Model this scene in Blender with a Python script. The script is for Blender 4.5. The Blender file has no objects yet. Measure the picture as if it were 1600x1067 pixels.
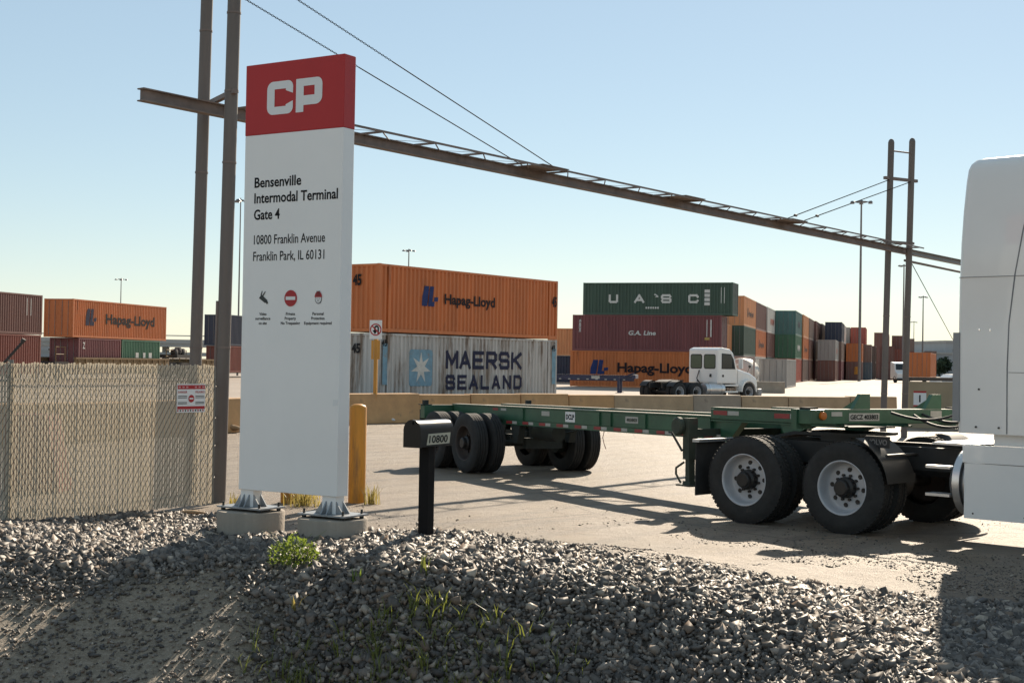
import bpy, bmesh, math, random
import numpy as np
from mathutils import Vector, Matrix
R = math.radians
random.seed(7); np.random.seed(7)
scene = bpy.context.scene
COL = scene.collection

# ------------------------------------------------------------------ camera
cam_d = bpy.data.cameras.new('camera'); cam = bpy.data.objects.new('camera', cam_d); COL.objects.link(cam)
cam_d.sensor_width = 36; cam_d.lens = 50; cam_d.clip_start = .05; cam_d.clip_end = 6000
cam.matrix_world = Matrix.Translation((0, 0, 1.86)) @ Matrix.Rotation(math.pi/2 + .01508, 4, 'X') @ Matrix.Rotation(.0165, 4, 'Z')
scene.camera = cam
# ------------------------------------------------------------------ sky and sun
SUN_AZ, SUN_EL = R(18.8), R(29)
w = bpy.data.worlds.new('World'); scene.world = w; w.use_nodes = True
nt = w.node_tree; bg = nt.nodes['Background']
sky = nt.nodes.new('ShaderNodeTexSky'); sky.sky_type = 'NISHITA'; sky.sun_disc = False
sky.sun_elevation = SUN_EL; sky.sun_rotation = SUN_AZ
sky.altitude = 200; sky.air_density = 1.0; sky.dust_density = 0.07; sky.ozone_density = 1.0
tint = nt.nodes.new('ShaderNodeMix'); tint.data_type = 'RGBA'; tint.blend_type = 'MULTIPLY'; tint.inputs['Factor'].default_value = 1
tint.inputs['B'].default_value = (1, .94, .89, 1); nt.links.new(sky.outputs[0], tint.inputs['A'])
veil = nt.nodes.new('ShaderNodeMix'); veil.data_type = 'RGBA'; veil.inputs['Factor'].default_value = .4      # even, thin high haze over the whole sky
veil.inputs['B'].default_value = (5.0, 6.65, 7.6, 1); nt.links.new(tint.outputs['Result'], veil.inputs['A'])
nt.links.new(veil.outputs['Result'], bg.inputs[0]); bg.inputs[1].default_value = .07
sd = bpy.data.lights.new('sun', 'SUN'); sd.energy = 5.0; sd.angle = R(.53); sd.color = (1, .86, .68)
sun = bpy.data.objects.new('sun', sd); COL.objects.link(sun)
S = Vector((math.sin(SUN_AZ)*math.cos(SUN_EL), math.cos(SUN_AZ)*math.cos(SUN_EL), math.sin(SUN_EL)))
sun.rotation_euler = S.to_track_quat('Z', 'Y').to_euler()
scene.view_settings.view_transform = 'Standard'; scene.view_settings.look = 'None'
scene.view_settings.exposure = 0.68; scene.view_settings.gamma = 1
scene.cycles.max_bounces = 6; scene.cycles.use_denoising = True

# ------------------------------------------------------------------ materials
MATS = {}
def mat(name, rgb, rough=.6, metal=0., var=.12, scale=4., bump=0., bscale=60., rust=0., rustrgb=(.10, .045, .02),
        streak=False, rscale=3., coat=0., dirt=0., dirtrgb=(.16, .13, .10), spec=.5):
    """paint / stone / steel: base colour with uneven tone, optional rust patches, dirt and relief"""
    if name in MATS: return MATS[name]
    m = bpy.data.materials.new(name); m.use_nodes = True; t = m.node_tree; N = t.nodes; Lk = t.links
    b = N['Principled BSDF']; b.inputs['Roughness'].default_value = rough; b.inputs['Metallic'].default_value = metal
    b.inputs['Coat Weight'].default_value = coat; b.inputs['Specular IOR Level'].default_value = spec
    tc = N.new('ShaderNodeTexCoord'); mp = N.new('ShaderNodeMapping'); Lk.new(tc.outputs['Object'], mp.inputs[0])
    if streak: mp.inputs['Scale'].default_value = (1, 1, .12)
    nz = N.new('ShaderNodeTexNoise'); nz.inputs['Scale'].default_value = scale; nz.inputs['Detail'].default_value = 6
    nz.inputs['Roughness'].default_value = .65; Lk.new(mp.outputs[0], nz.inputs['Vector'])
    cr = N.new('ShaderNodeValToRGB'); cr.color_ramp.elements[0].position = .3; cr.color_ramp.elements[1].position = .72
    cr.color_ramp.elements[0].color = (*[max(0, c*(1-var)) for c in rgb], 1); cr.color_ramp.elements[1].color = (*[min(1, c*(1+var)) for c in rgb], 1)
    Lk.new(nz.outputs['Fac'], cr.inputs[0]); col = cr.outputs[0]
    def patch(col, amount, rgb2, sc, seed):
        n2 = N.new('ShaderNodeTexNoise'); n2.inputs['Scale'].default_value = sc; n2.inputs['Detail'].default_value = 8; n2.inputs['Roughness'].default_value = .7
        mp2 = N.new('ShaderNodeMapping'); mp2.inputs['Location'].default_value = (seed, seed*2, 0); Lk.new(mp.outputs[0], mp2.inputs[0]); Lk.new(mp2.outputs[0], n2.inputs['Vector'])
        r2 = N.new('ShaderNodeValToRGB'); r2.color_ramp.elements[0].position = .72-.3*amount; r2.color_ramp.elements[1].position = .80-.22*amount
        Lk.new(n2.outputs['Fac'], r2.inputs[0])
        mx = N.new('ShaderNodeMix'); mx.data_type = 'RGBA'; Lk.new(r2.outputs[0], mx.inputs['Factor']); Lk.new(col, mx.inputs['A']); mx.inputs['B'].default_value = (*rgb2, 1)
        return mx.outputs['Result']
    if dirt: col = patch(col, dirt, dirtrgb, rscale*.5, 7.3)
    if rust: col = patch(col, rust, rustrgb, rscale, 1.7)
    Lk.new(col, b.inputs['Base Color'])
    if bump:
        nb = N.new('ShaderNodeTexNoise'); nb.inputs['Scale'].default_value = bscale; nb.inputs['Detail'].default_value = 5; Lk.new(tc.outputs['Object'], nb.inputs['Vector'])
        bp = N.new('ShaderNodeBump'); bp.inputs['Strength'].default_value = bump; bp.inputs['Distance'].default_value = .02; Lk.new(nb.outputs['Fac'], bp.inputs['Height']); Lk.new(bp.outputs[0], b.inputs['Normal'])
    MATS[name] = m
    return m

# ------------------------------------------------------------------ mesh builder
class MB:
    def __init__(s): s.v = []; s.f = []
    def add(s, vs, fs):
        o = len(s.v); s.v += [tuple(p) for p in vs]; s.f += [tuple(i+o for i in f) for f in fs]; return s
    def box(s, x0, x1, y0, y1, z0, z1):
        return s.add([(x0,y0,z0),(x1,y0,z0),(x1,y1,z0),(x0,y1,z0),(x0,y0,z1),(x1,y0,z1),(x1,y1,z1),(x0,y1,z1)],
                     [(0,3,2,1),(4,5,6,7),(0,1,5,4),(1,2,6,5),(2,3,7,6),(3,0,4,7)])
    def prism(s, poly, a, b, axis='y'):
        """poly: 2-D outline; extruded from a to b along axis (x: yz outline, y: xz outline, z: xy outline)"""
        def P(p, t): return {'x': (t,p[0],p[1]), 'y': (p[0],t,p[1]), 'z': (p[0],p[1],t)}[axis]
        n = len(poly)
        return s.add([P(p,a) for p in poly]+[P(p,b) for p in poly],
                     [tuple(range(n)), tuple(range(2*n-1, n-1, -1))]+[(i, i+n, (i+1)%n+n, (i+1)%n) for i in range(n)])
    def tube(s, pts, r, n=8, r2=None, cap=True):
        pts = [Vector(p) for p in pts]; m = len(pts); vs = []; fs = []
        ref = None
        for i, p in enumerate(pts):
            d = (pts[min(i+1, m-1)]-pts[max(i-1, 0)]).normalized()
            if ref is None: ref = d.orthogonal().normalized()
            ref = (ref - d*ref.dot(d)).normalized(); q = d.cross(ref)
            rr = r if r2 is None else r+(r2-r)*i/(m-1)
            for k in range(n):
                a = 2*math.pi*k/n; vs.append(p+ref*math.cos(a)*rr+q*math.sin(a)*rr)
        for i in range(m-1):
            for k in range(n):
                fs.append((i*n+k, i*n+(k+1)%n, (i+1)*n+(k+1)%n, (i+1)*n+k))
        if cap: fs += [tuple(range(n-1, -1, -1)), tuple((m-1)*n+k for k in range(n))]
        return s.add(vs, fs)
    def lathe(s, prof, n=32, c=(0,0,0), axis='y', a0=0., a1=2*math.pi, close=False):
        """prof: list of (radius, along)"""
        full = abs(a1-a0-2*math.pi) < 1e-6; cols = n if full else n+1; m = len(prof); vs = []; fs = []
        for k in range(cols):
            a = a0+(a1-a0)*k/n; ca, sa = math.cos(a), math.sin(a)
            for r_, t in prof:
                p = {'y': (r_*ca, t, r_*sa), 'x': (t, r_*ca, r_*sa), 'z': (r_*ca, r_*sa, t)}[axis]
                vs.append((p[0]+c[0], p[1]+c[1], p[2]+c[2]))
        for k in range(n):
            k2 = (k+1) % cols
            for j in range(m-1 if not close else m):
                j2 = (j+1) % m
                fs.append((k*m+j, k*m+j2, k2*m+j2, k2*m+j))
        return s.add(vs, fs)
    def mesh(s, name, smooth=False):
        me = bpy.data.meshes.new(name); me.from_pydata(s.v, [], s.f)
        bm = bmesh.new(); bm.from_mesh(me); bmesh.ops.recalc_face_normals(bm, faces=bm.faces[:]); bm.to_mesh(me); bm.free()
        if smooth: me.polygons.foreach_set('use_smooth', [True]*len(me.polygons))
        me.update(); return me
    def build(s, name, m, parent=None, smooth=False, loc=None):
        return link(name, s.mesh(name, smooth), m, parent, loc)

def link(name, me, m=None, parent=None, loc=None, rot=None):
    o = bpy.data.objects.new(name, me); COL.objects.link(o)
    if parent: o.parent = parent
    if loc: o.location = loc
    if rot: o.rotation_euler = rot
    if m is not None:
        if not me.materials: me.materials.append(None)
        o.material_slots[0].link = 'OBJECT'; o.material_slots[0].material = m
    return o
def smooth_by_angle(o, deg=35):
    me = o.data; me.polygons.foreach_set('use_smooth', [True]*len(me.polygons))
    bm = bmesh.new(); bm.from_mesh(me)
    for e in bm.edges:
        e.smooth = len(e.link_faces) == 2 and e.calc_face_angle(0) < R(deg)
    bm.to_mesh(me); bm.free(); return o
def bevel(o, wd, seg=2):
    b = o.modifiers.new('bevel', 'BEVEL'); b.width = wd; b.segments = seg; b.limit_method = 'ANGLE'; b.angle_limit = R(40); return o
def thing(name, label, cat, loc=(0,0,0), rz=0, group=None):
    o = bpy.data.objects.new(name, None); COL.objects.link(o); o.location = loc; o.rotation_euler = (0,0,rz); o.empty_display_size = .2
    return tag(o, label, cat, group)
def tag(o, label, cat, group=None):
    o['label'] = label; o['category'] = cat
    if group: o['group'] = group
    return o
def struct(o): o['kind'] = 'structure'; return o
def stuff(o): o['kind'] = 'stuff'; return o

# ------------------------------------------------------------------ lettering
def _textmesh(body, off):
    cu = bpy.data.curves.new('t', 'FONT'); cu.body = body; cu.size = 1; cu.offset = off; cu.extrude = .0; cu.resolution_u = 3
    o = bpy.data.objects.new('t', cu); COL.objects.link(o)
    dg = bpy.context.evaluated_depsgraph_get(); me = bpy.data.meshes.new_from_object(o.evaluated_get(dg))
    bpy.data.objects.remove(o); bpy.data.curves.remove(cu); return me
_cap = {}
def capref(off):
    if off not in _cap:
        me = _textmesh('H', off); zs = [v.co.y for v in me.vertices]; _cap[off] = max(zs)-min(zs); bpy.data.meshes.remove(me)
    return _cap[off]
def lettering(body, parent, m, org, u, up, width, cap, off=.0, name='lettering', align='l', shear=0., lift=0.):
    """flat printed letters: org = baseline start, u = reading direction, up, width and capital height in metres"""
    me = _textmesh(body, off); xs = [v.co.x for v in me.vertices]; x0, x1 = min(xs), max(xs)
    u = Vector(u).normalized(); up = Vector(up).normalized(); n = u.cross(up); org = Vector(org)+n*lift
    sx = width/(x1-x0); sy = cap/capref(off)
    sh = {'l': 0, 'c': -.5, 'r': -1}[align]*width
    for v in me.vertices:
        a = (v.co.x-x0)*sx+sh; b = v.co.y*sy; v.co = org+u*(a+shear*b)+up*b
    o = link(name, me, m, parent); return o
def plate(parent, name, m, org, u, up, pts, lift=0., thick=.0):
    """flat polygon in the plane (u, up)"""
    u = Vector(u).normalized(); up = Vector(up).normalized(); n = u.cross(up); org = Vector(org)
    mb = MB(); k = len(pts)
    f = [org+u*a+up*b+n*(lift+thick) for a, b in pts]
    if thick:
        g = [org+u*a+up*b+n*lift for a, b in pts]
        mb.add(f+g, [tuple(range(k)), tuple(range(2*k-1, k-1, -1))]+[(i, i+k, (i+1) % k+k, (i+1) % k) for i in range(k)])
    else: mb.add(f, [tuple(range(k))])
    return mb.build(name, m, parent)
def disc(cx, cy, rx, ry=None, n=28, a0=0, a1=2*math.pi):
    ry = ry or rx; return [(cx+rx*math.cos(a0+(a1-a0)*i/n), cy+ry*math.sin(a0+(a1-a0)*i/n)) for i in range(n if abs(a1-a0) > 6.28 else n+1)]
def rrect(x0, x1, y0, y1, r, n=5):
    out = []
    for cx, cy, a in ((x1-r, y1-r, 0), (x0+r, y1-r, 90), (x0+r, y0+r, 180), (x1-r, y0+r, 270)):
        out += [(cx+r*math.cos(R(a+90*i/n)), cy+r*math.sin(R(a+90*i/n))) for i in range(n+1)]
    return out

# ================================================================== GROUND
def sst(a, b, x): t = np.clip((x-a)/(b-a), 0, 1); return t*t*(3-2*t)
def hb(x):
    return np.interp(x, [-30, -7, -3, -2.4, -1.5, -.7, .4, 1.2, 2, 3, 4.2], [.12, .22, .28, .29, .31, .39, .31, .22, .12, .04, 0])
def vn(x, y, s=0):
    return (np.sin(x*1.3+y*.7+s)+np.sin(x*2.9-y*2.1+1.3*s)*.5+np.sin(x*6.1+y*5.3+2+s)*.25+np.sin(-x*11.3+y*9.7+s*3)*.13)/1.88
def terrain(x, y):
    x = np.asarray(x, float); y = np.asarray(y, float)
    far = np.where(x < -2.6, 16.2, 14.7)
    z = hb(x)*sst(0, 1, (far-y)/np.where(x < -2.6, 3.6, 2.5))
    # the ditch in front: its bank breaks at a rounded edge and falls towards the camera
    a = np.interp(x, [-2.6, -.7], [11.3, 10.5])+.12*vn(x, y*0)-y; b = 2.35+.15*vn(y*0, y)-x
    k = .7; d = -np.log(np.exp(-np.clip(a, -20, 20)/k)+np.exp(-np.clip(b, -20, 20)/k))*k
    d = np.log1p(np.exp(np.clip(d/.09, -40, 40)))*.09
    sl = .37+.43*sst(-2.2, -.9, x)
    z = z-np.minimum(d*sl, 1.6)*sst(3.2, 7.2, y)
    near = sst(16, 13, y)*sst(-9, -7, x)*sst(6.5, 4.5, x)
    return z+.022*vn(x*1.7, y*1.7, 3)*near + .008*vn(x*.6, y*.6, 1)*sst(60, 40, y)
def gravelmask(x, y):
    edge = np.interp(x, [-9, -3.3, -2.7, -1.2, -.7, 0, 1.2, 2.2, 3.2, 4.4, 6, 9], [17, 17, 13.6, 12.7, 12.5, 12.2, 11.75, 11.55, 11.45, 11.1, 10.6, 10])
    return sst(.35, -.35, y-edge+.22*vn(x*2.2, y*2.2, 5))*sst(4.0, 5.5, y)
def dirtmask(x, y):   # fine trodden dirt on the bank left of the ditch
    return sst(0, .6, 11.25-y+.25*vn(x, y, 9))*sst(-1.25, -2.0, x+.35*(y-10))

def axis(lo, f0, f1, hi, st):
    c = list(np.arange(f0, f1+1e-6, st)); s = st; p = f1
    while p < hi: s *= 1.25; p += s; c.append(p)
    s = st; p = f0
    while p > lo: s *= 1.25; p -= s; c.insert(0, p)
    return np.array(c)
GX = axis(-1800, -9, 8, 1800, .075); GY = axis(-60, 5.5, 18, 3500, .075)
X, Y = np.meshgrid(GX, GY); Z = terrain(X, Y)
nx, ny = len(GX), len(GY)
me = bpy.data.meshes.new('ground')
idx = np.arange(nx*ny).reshape(ny, nx)
quads = np.stack([idx[:-1,:-1], idx[:-1,1:], idx[1:,1:], idx[1:,:-1]], -1).reshape(-1, 4)
me.from_pydata(np.stack([X, Y, Z], -1).reshape(-1, 3).tolist(), [], quads.tolist())
me.polygons.foreach_set('use_smooth', [True]*len(me.polygons))
def vergemask(x, y):   # brown dirt tracked out along the gravel's edge
    edge = np.interp(x, [-9, -2.7, -.7, 1.2, 3.2, 6], [18, 14.5, 12.5, 11.8, 11.5, 10.6])
    return sst(3.4, .2, y-edge+1.0*vn(x*.7, y*.9, 2)+.5*vn(x*2.3, y*2.6, 6))*sst(4, 5.5, y)
for nm, fn in (('gravel', gravelmask), ('fine', dirtmask), ('verge', vergemask)):
    at = me.attributes.new(nm, 'FLOAT', 'POINT'); at.data.foreach_set('value', fn(X, Y).reshape(-1).astype(np.float32))
def ground_material():
    m = bpy.data.materials.new('ground_dirt'); m.use_nodes = True; t = m.node_tree; N = t.nodes; Lk = t.links; b = N['Principled BSDF']
    tc = N.new('ShaderNodeTexCoord')
    def noise(sc, det=6, r=.6, sx=1, sy=1):
        mp = N.new('ShaderNodeMapping'); mp.inputs['Scale'].default_value = (sx, sy, 1); Lk.new(tc.outputs['Object'], mp.inputs[0])
        n = N.new('ShaderNodeTexNoise'); n.inputs['Scale'].default_value = sc; n.inputs['Detail'].default_value = det; n.inputs['Roughness'].default_value = r; Lk.new(mp.outputs[0], n.inputs['Vector']); return n.outputs['Fac']
    def ramp(f, stops):
        c = N.new('ShaderNodeValToRGB'); e = c.color_ramp.elements
        while len(e) < len(stops): e.new(.5)
        for i, (p, col) in enumerate(stops): e[i].position = p; e[i].color = (*col, 1)
        Lk.new(f, c.inputs[0]); return c.outputs[0]
    def mix(f, a, b_):
        x = N.new('ShaderNodeMix'); x.data_type = 'RGBA'; Lk.new(f, x.inputs['Factor']); Lk.new(a, x.inputs['A'])
        if isinstance(b_, tuple): x.inputs['B'].default_value = (*b_, 1)
        else: Lk.new(b_, x.inputs['B'])
        return x.outputs['Result']
    road = ramp(noise(.35, 8, .7), [(.3, (.215, .155, .10)), (.5, (.29, .215, .145)), (.75, (.36, .275, .195))])
    tracks = ramp(noise(1.2, 5, .6, 1.0, .16), [(.42, (0, 0, 0)), (.62, (.55, .55, .55))])   # wheel tracks worn along the drive
    road = mix(tracks, road, (.36, .295, .235))
    scuff = ramp(noise(7, 6, .75, .25, 1.6), [(.40, (.0, .0, .0)), (.60, (.5, .5, .5))])
    road = mix(scuff, road, (.16, .125, .095))
    specks = ramp(noise(22, 4, .75), [(.50, (0, 0, 0)), (.62, (.8, .8, .8))])
    patches = ramp(noise(.8, 6, .65), [(.40, (.12, .12, .12)), (.60, (1, 1, 1))])
    sp = N.new('ShaderNodeMix'); sp.data_type = 'RGBA'; sp.blend_type = 'MULTIPLY'; sp.inputs['Factor'].default_value = 1; Lk.new(specks, sp.inputs['A']); Lk.new(patches, sp.inputs['B'])
    road = mix(sp.outputs['Result'], road, (.14, .11, .085))
    wm = N.new('ShaderNodeMapping'); wm.inputs['Rotation'].default_value = (0, 0, .62); Lk.new(tc.outputs['Object'], wm.inputs[0])
    wv = N.new('ShaderNodeTexWave'); wv.inputs['Scale'].default_value = .42; wv.inputs['Distortion'].default_value = 2.5; wv.inputs['Detail'].default_value = 4; wv.inputs['Detail Scale'].default_value = .6; Lk.new(wm.outputs[0], wv.inputs['Vector'])
    road = mix(ramp(wv.outputs['Fac'], [(.62, (0, 0, 0)), (.95, (.42, .42, .42))]), road, (.17, .135, .105))
    vo = N.new('ShaderNodeTexVoronoi'); vo.feature = 'DISTANCE_TO_EDGE'; vo.inputs['Scale'].default_value = .33
    vd = N.new('ShaderNodeMix'); vd.data_type = 'VECTOR'; vd.inputs['Factor'].default_value = .12; nn = N.new('ShaderNodeTexNoise'); nn.inputs['Scale'].default_value = 1.3; nn.inputs['Detail'].default_value = 6
    Lk.new(tc.outputs['Object'], nn.inputs['Vector']); Lk.new(tc.outputs['Object'], vd.inputs['A']); Lk.new(nn.outputs['Color'], vd.inputs['B']); Lk.new(vd.outputs['Result'], vo.inputs['Vector'])
    road = mix(ramp(vo.outputs['Distance'], [(.0, (.8, .8, .8)), (.006, (.0, .0, .0))]), road, (.09, .07, .055))
    oil = ramp(noise(.55, 4, .5), [(.60, (0, 0, 0)), (.70, (.35, .35, .35))]); road = mix(oil, road, (.12, .098, .08))
    va = N.new('ShaderNodeAttribute'); va.attribute_name = 'verge'
    soil = ramp(noise(9, 7, .75), [(.32, (.13, .09, .06)), (.5, (.22, .16, .11)), (.72, (.32, .245, .175))])
    soil = mix(ramp(noise(30, 4, .7), [(.54, (0, 0, 0)), (.62, (.8, .8, .8))]), soil, (.11, .085, .065))
    road = mix(va.outputs['Fac'], road, soil)
    ga = N.new('ShaderNodeAttribute'); ga.attribute_name = 'gravel'; fa = N.new('ShaderNodeAttribute'); fa.attribute_name = 'fine'
    grav = ramp(noise(38, 4, .7), [(.35, (.04, .034, .028)), (.55, (.11, .093, .075)), (.7, (.22, .185, .15))])
    fine = ramp(noise(24, 6, .75), [(.3, (.19, .145, .10)), (.55, (.36, .285, .205)), (.75, (.50, .41, .31))])
    grav = mix(fa.outputs['Fac'], grav, fine)
    col = mix(ga.outputs['Fac'], road, grav); Lk.new(col, b.inputs['Base Color'])
    b.inputs['Roughness'].default_value = .62; b.inputs['Specular IOR Level'].default_value = .32
    bp = N.new('ShaderNodeBump'); bp.inputs['Strength'].default_value = 1.0; bp.inputs['Distance'].default_value = .03; Lk.new(noise(40, 7, .75), bp.inputs['Height'])
    b2 = N.new('ShaderNodeBump'); b2.inputs['Strength'].default_value = .5; b2.inputs['Distance'].default_value = .05; Lk.new(noise(5, 5, .6), b2.inputs['Height']); Lk.new(bp.outputs[0], b2.inputs['Normal'])
    Lk.new(b2.outputs[0], b.inputs['Normal']); return m
ground = struct(link('ground', me, ground_material()))

# concrete yard beyond the blocks
yard_m = mat('yard_concrete', (.35, .29, .24), rough=.75, spec=.15, var=.12, scale=.12, bump=.15, bscale=6, dirt=.35, dirtrgb=(.34, .28, .24), rscale=.15)
yb = MB(); yb.add([(-260, 8, .03), (-14, 30, .03), (-6.5, 45, .03), (14.5, 52.6, .03), (60, 54, .03), (420, 60, .03), (420, 900, .03), (-260, 900, .03)], [tuple(range(8))])
struct(yb.build('yard_pavement', yard_m))

# ---- gravel: angular crushed stones
def rock_base(k):
    rs = np.random.RandomState(k); t = (1+5**.5)/2
    v = np.array([(-1,t,0),(1,t,0),(-1,-t,0),(1,-t,0),(0,-1,t),(0,1,t),(0,-1,-t),(0,1,-t),(t,0,-1),(t,0,1),(-t,0,-1),(-t,0,1)])/1.9
    v = v*(1+.75*(rs.rand(12, 1)-.5))+.30*(rs.rand(12, 3)-.5)
    for _ in range(3):   # broken faces: cut flat by random planes
        d = rs.randn(3); d /= np.linalg.norm(d); t = v@d; c = .45+.2*rs.rand(); v = v-np.maximum(t-c, 0)[:, None]*d
    return v*np.array([1.35, .92, .58])
RF = np.array([(0,11,5),(0,5,1),(0,1,7),(0,7,10),(0,10,11),(1,5,9),(5,11,4),(11,10,2),(10,7,6),(7,1,8),(3,9,4),(3,4,2),(3,2,6),(3,6,8),(3,8,9),(4,9,5),(2,4,11),(6,2,10),(8,6,7),(9,8,1)])
RB = [rock_base(k) for k in range(12)]
def chip_base(k):
    rs = np.random.RandomState(100+k); v = np.array([(-1,-1,-1),(1,-1,-1),(1,1,-1),(-1,1,-1),(-1,-1,1),(1,-1,1),(1,1,1),(-1,1,1)], float)*.72
    v = v*(1+.9*(rs.rand(8, 1)-.5))+.5*(rs.rand(8, 3)-.5); return v*np.array([1.25, .9, .62])
CB = [chip_base(k) for k in range(16)]
CF = np.array([(0,3,2),(0,2,1),(4,5,6),(4,6,7),(0,1,5),(0,5,4),(1,2,6),(1,6,5),(2,3,7),(2,7,6),(3,0,4),(3,4,7)])
def rotmats(n, tilt):
    a = np.random.rand(n)*6.283; b = (np.random.rand(n)-.5)*tilt; c = (np.random.rand(n)-.5)*tilt
    ca, sa, cb, sb, cc, sc_ = np.cos(a), np.sin(a), np.cos(b), np.sin(b), np.cos(c), np.sin(c)
    z = np.zeros(n); o = np.ones(n)
    Rz_ = np.stack([ca,-sa,z,sa,ca,z,z,z,o], -1).reshape(n,3,3); Rx_ = np.stack([o,z,z,z,cb,-sb,z,sb,cb], -1).reshape(n,3,3); Ry_ = np.stack([cc,z,sc_,z,o,z,-sc_,z,cc], -1).reshape(n,3,3)
    return Rz_@Rx_@Ry_
def stone_material():
    m = bpy.data.materials.new('crushed_stone'); m.use_nodes = True; t = m.node_tree; N = t.nodes; Lk = t.links; b = N['Principled BSDF']
    a = N.new('ShaderNodeAttribute'); a.attribute_name = 'tone'
    tc = N.new('ShaderNodeTexCoord'); n = N.new('ShaderNodeTexNoise'); n.inputs['Scale'].default_value = 55; n.inputs['Detail'].default_value = 4; Lk.new(tc.outputs['Object'], n.inputs['Vector'])
    c = N.new('ShaderNodeValToRGB'); c.color_ramp.elements[0].color = (.62, .62, .62, 1); c.color_ramp.elements[1].color = (1.2, 1.2, 1.2, 1); Lk.new(n.outputs['Fac'], c.inputs[0])
    x = N.new('ShaderNodeMix'); x.data_type = 'RGBA'; x.blend_type = 'MULTIPLY'; x.inputs['Factor'].default_value = 1; Lk.new(a.outputs['Color'], x.inputs['A']); Lk.new(c.outputs[0], x.inputs['B'])
    Lk.new(x.outputs['Result'], b.inputs['Base Color']); b.inputs['Roughness'].default_value = .6; b.inputs['Specular IOR Level'].default_value = .48; return m
STONE = stone_material()
def scatter(name, xs, ys, sizes, sink, parent=None, tilt=1.3, chips=False):
    n = len(xs); z = terrain(xs, ys); base, RF_ = (CB, CF) if chips else (RB, RF); nvb = base[0].shape[0]
    bs = np.stack([base[i] for i in np.random.randint(0, len(base), n)]); rm = rotmats(n, tilt)
    v = np.einsum('nij,nkj->nki', rm, bs*sizes[:, None, None])
    v += np.stack([xs, ys, z+sizes*sink], -1)[:, None, :]
    f = (RF_[None]+(np.arange(n)*nvb)[:, None, None]).reshape(-1, 3)
    me = bpy.data.meshes.new(name); nv, nf = n*nvb, len(f)
    me.vertices.add(nv); me.vertices.foreach_set('co', v.reshape(-1).astype(np.float32))
    me.loops.add(nf*3); me.loops.foreach_set('vertex_index', f.reshape(-1).astype(np.int32))
    me.polygons.add(nf); me.polygons.foreach_set('loop_start', (np.arange(nf)*3).astype(np.int32)); me.polygons.foreach_set('loop_total', np.full(nf, 3, np.int32))
    me.update(calc_edges=True); me.validate()
    g = np.random.rand(n); pal = np.array([(.115,.098,.083),(.165,.138,.115),(.29,.24,.195),(.07,.06,.052),(.42,.35,.275),(.17,.12,.085)])
    c = pal[np.random.choice(6, n, p=[.31,.27,.16,.14,.04,.08])]*(.8+.4*g[:, None])
    c4 = np.repeat(np.concatenate([c, np.ones((n, 1))], 1), nvb, 0)
    at = me.attributes.new('tone', 'FLOAT_COLOR', 'POINT'); at.data.foreach_set('color', c4.reshape(-1).astype(np.float32))
    return link(name, me, STONE, parent)
def inview(x, y): return np.abs(x) < .40*y+.9
N0 = 290000
px = np.random.uniform(-8, 6.5, N0); py = np.random.uniform(7.3, 17.5, N0)
g = gravelmask(px, py); dm = dirtmask(px, py)
dens = g*(1-.68*dm)*np.where(py > 13.5, .55, 1)
keep = (np.random.rand(N0) < dens) & inview(px, py)
px, py, dm = px[keep], py[keep], dm[keep]
sz = np.random.lognormal(math.log(.0185), .36, len(px))*(1-.45*dm); sz = np.clip(sz, .006, .046)
stuff(scatter('gravel', px, py, sz, .35, ground, 2.2, True))
# fine grit on the drive beside the gravel
n2 = 60000
px = np.random.uniform(-7, 6.5, n2); py = np.random.uniform(11.4, 18.5, n2); e = (1-gravelmask(px, py))*np.exp(-np.maximum(py-12.3, 0)/1.7)
e = e*(vn(px*1.1, py*1.1, 4) > -.15)
k = (np.random.rand(n2) < e) & inview(px, py)
stuff(scatter('grit', px[k], py[k], np.random.uniform(.004, .008, k.sum())+.011*np.random.rand(k.sum())**5, .3, ground))
# the larger loose stones, one by one
cnt = 0
while cnt < 170:
    x, y = random.uniform(-4.4, 4), random.uniform(8.2, 12.4)
    if abs(x) > .38*y or gravelmask(x, y) < .5: continue
    s = random.uniform(.026, .038) if random.random() < .85 else random.uniform(.036, .05)
    if dirtmask(x, y) > .5: s *= .7
    scatter('stone', np.array([x]), np.array([y]), np.array([s]), .2, ground, 1.1); cnt += 1

# ================================================================== ENTRANCE SIGN
white_panel = mat('white_sign_paint', (.87, .855, .83), rough=.42, var=.025, scale=1.5)
red_panel = mat('red_sign_paint', (.47, .03, .03), rough=.42, spec=.3, var=.03, scale=2)
black_ink = mat('black_ink', (.012, .012, .014), rough=.6, var=0, spec=.15)
white_ink = mat('white_ink', (.78, .78, .77), rough=.5, var=0)
red_ink = mat('red_ink', (.42, .02, .025), rough=.5, var=0)
galv = mat('galvanised_steel', (.30, .315, .33), rough=.45, metal=.5, var=.15, scale=14)
dark_steel = mat('dark_bolt_steel', (.05, .048, .045), rough=.5, metal=.6)
concrete = mat('pier_concrete', (.33, .28, .225), rough=.85, var=.16, scale=5, bump=.3, bscale=40, dirt=.3, streak=True)
u = Vector((.8483, -.5295, 0))
sg = thing('entrance_sign', 'tall white and red terminal sign standing on two concrete piers', 'sign', (-2.455, 12.9, 0), math.atan2(u.y, u.x))
W_, TH = 1.136, .155
b = MB().box(0, W_, 0, TH, .678, 3.878); bevel(b.build('panel', white_panel, sg), .006)
b = MB().box(-.002, W_+.002, -.002, TH+.002, 3.878, 4.518); bevel(b.build('header', red_panel, sg), .006)
FX, FZ = (1, 0, 0), (0, 0, 1)
fl = -.0035
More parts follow.
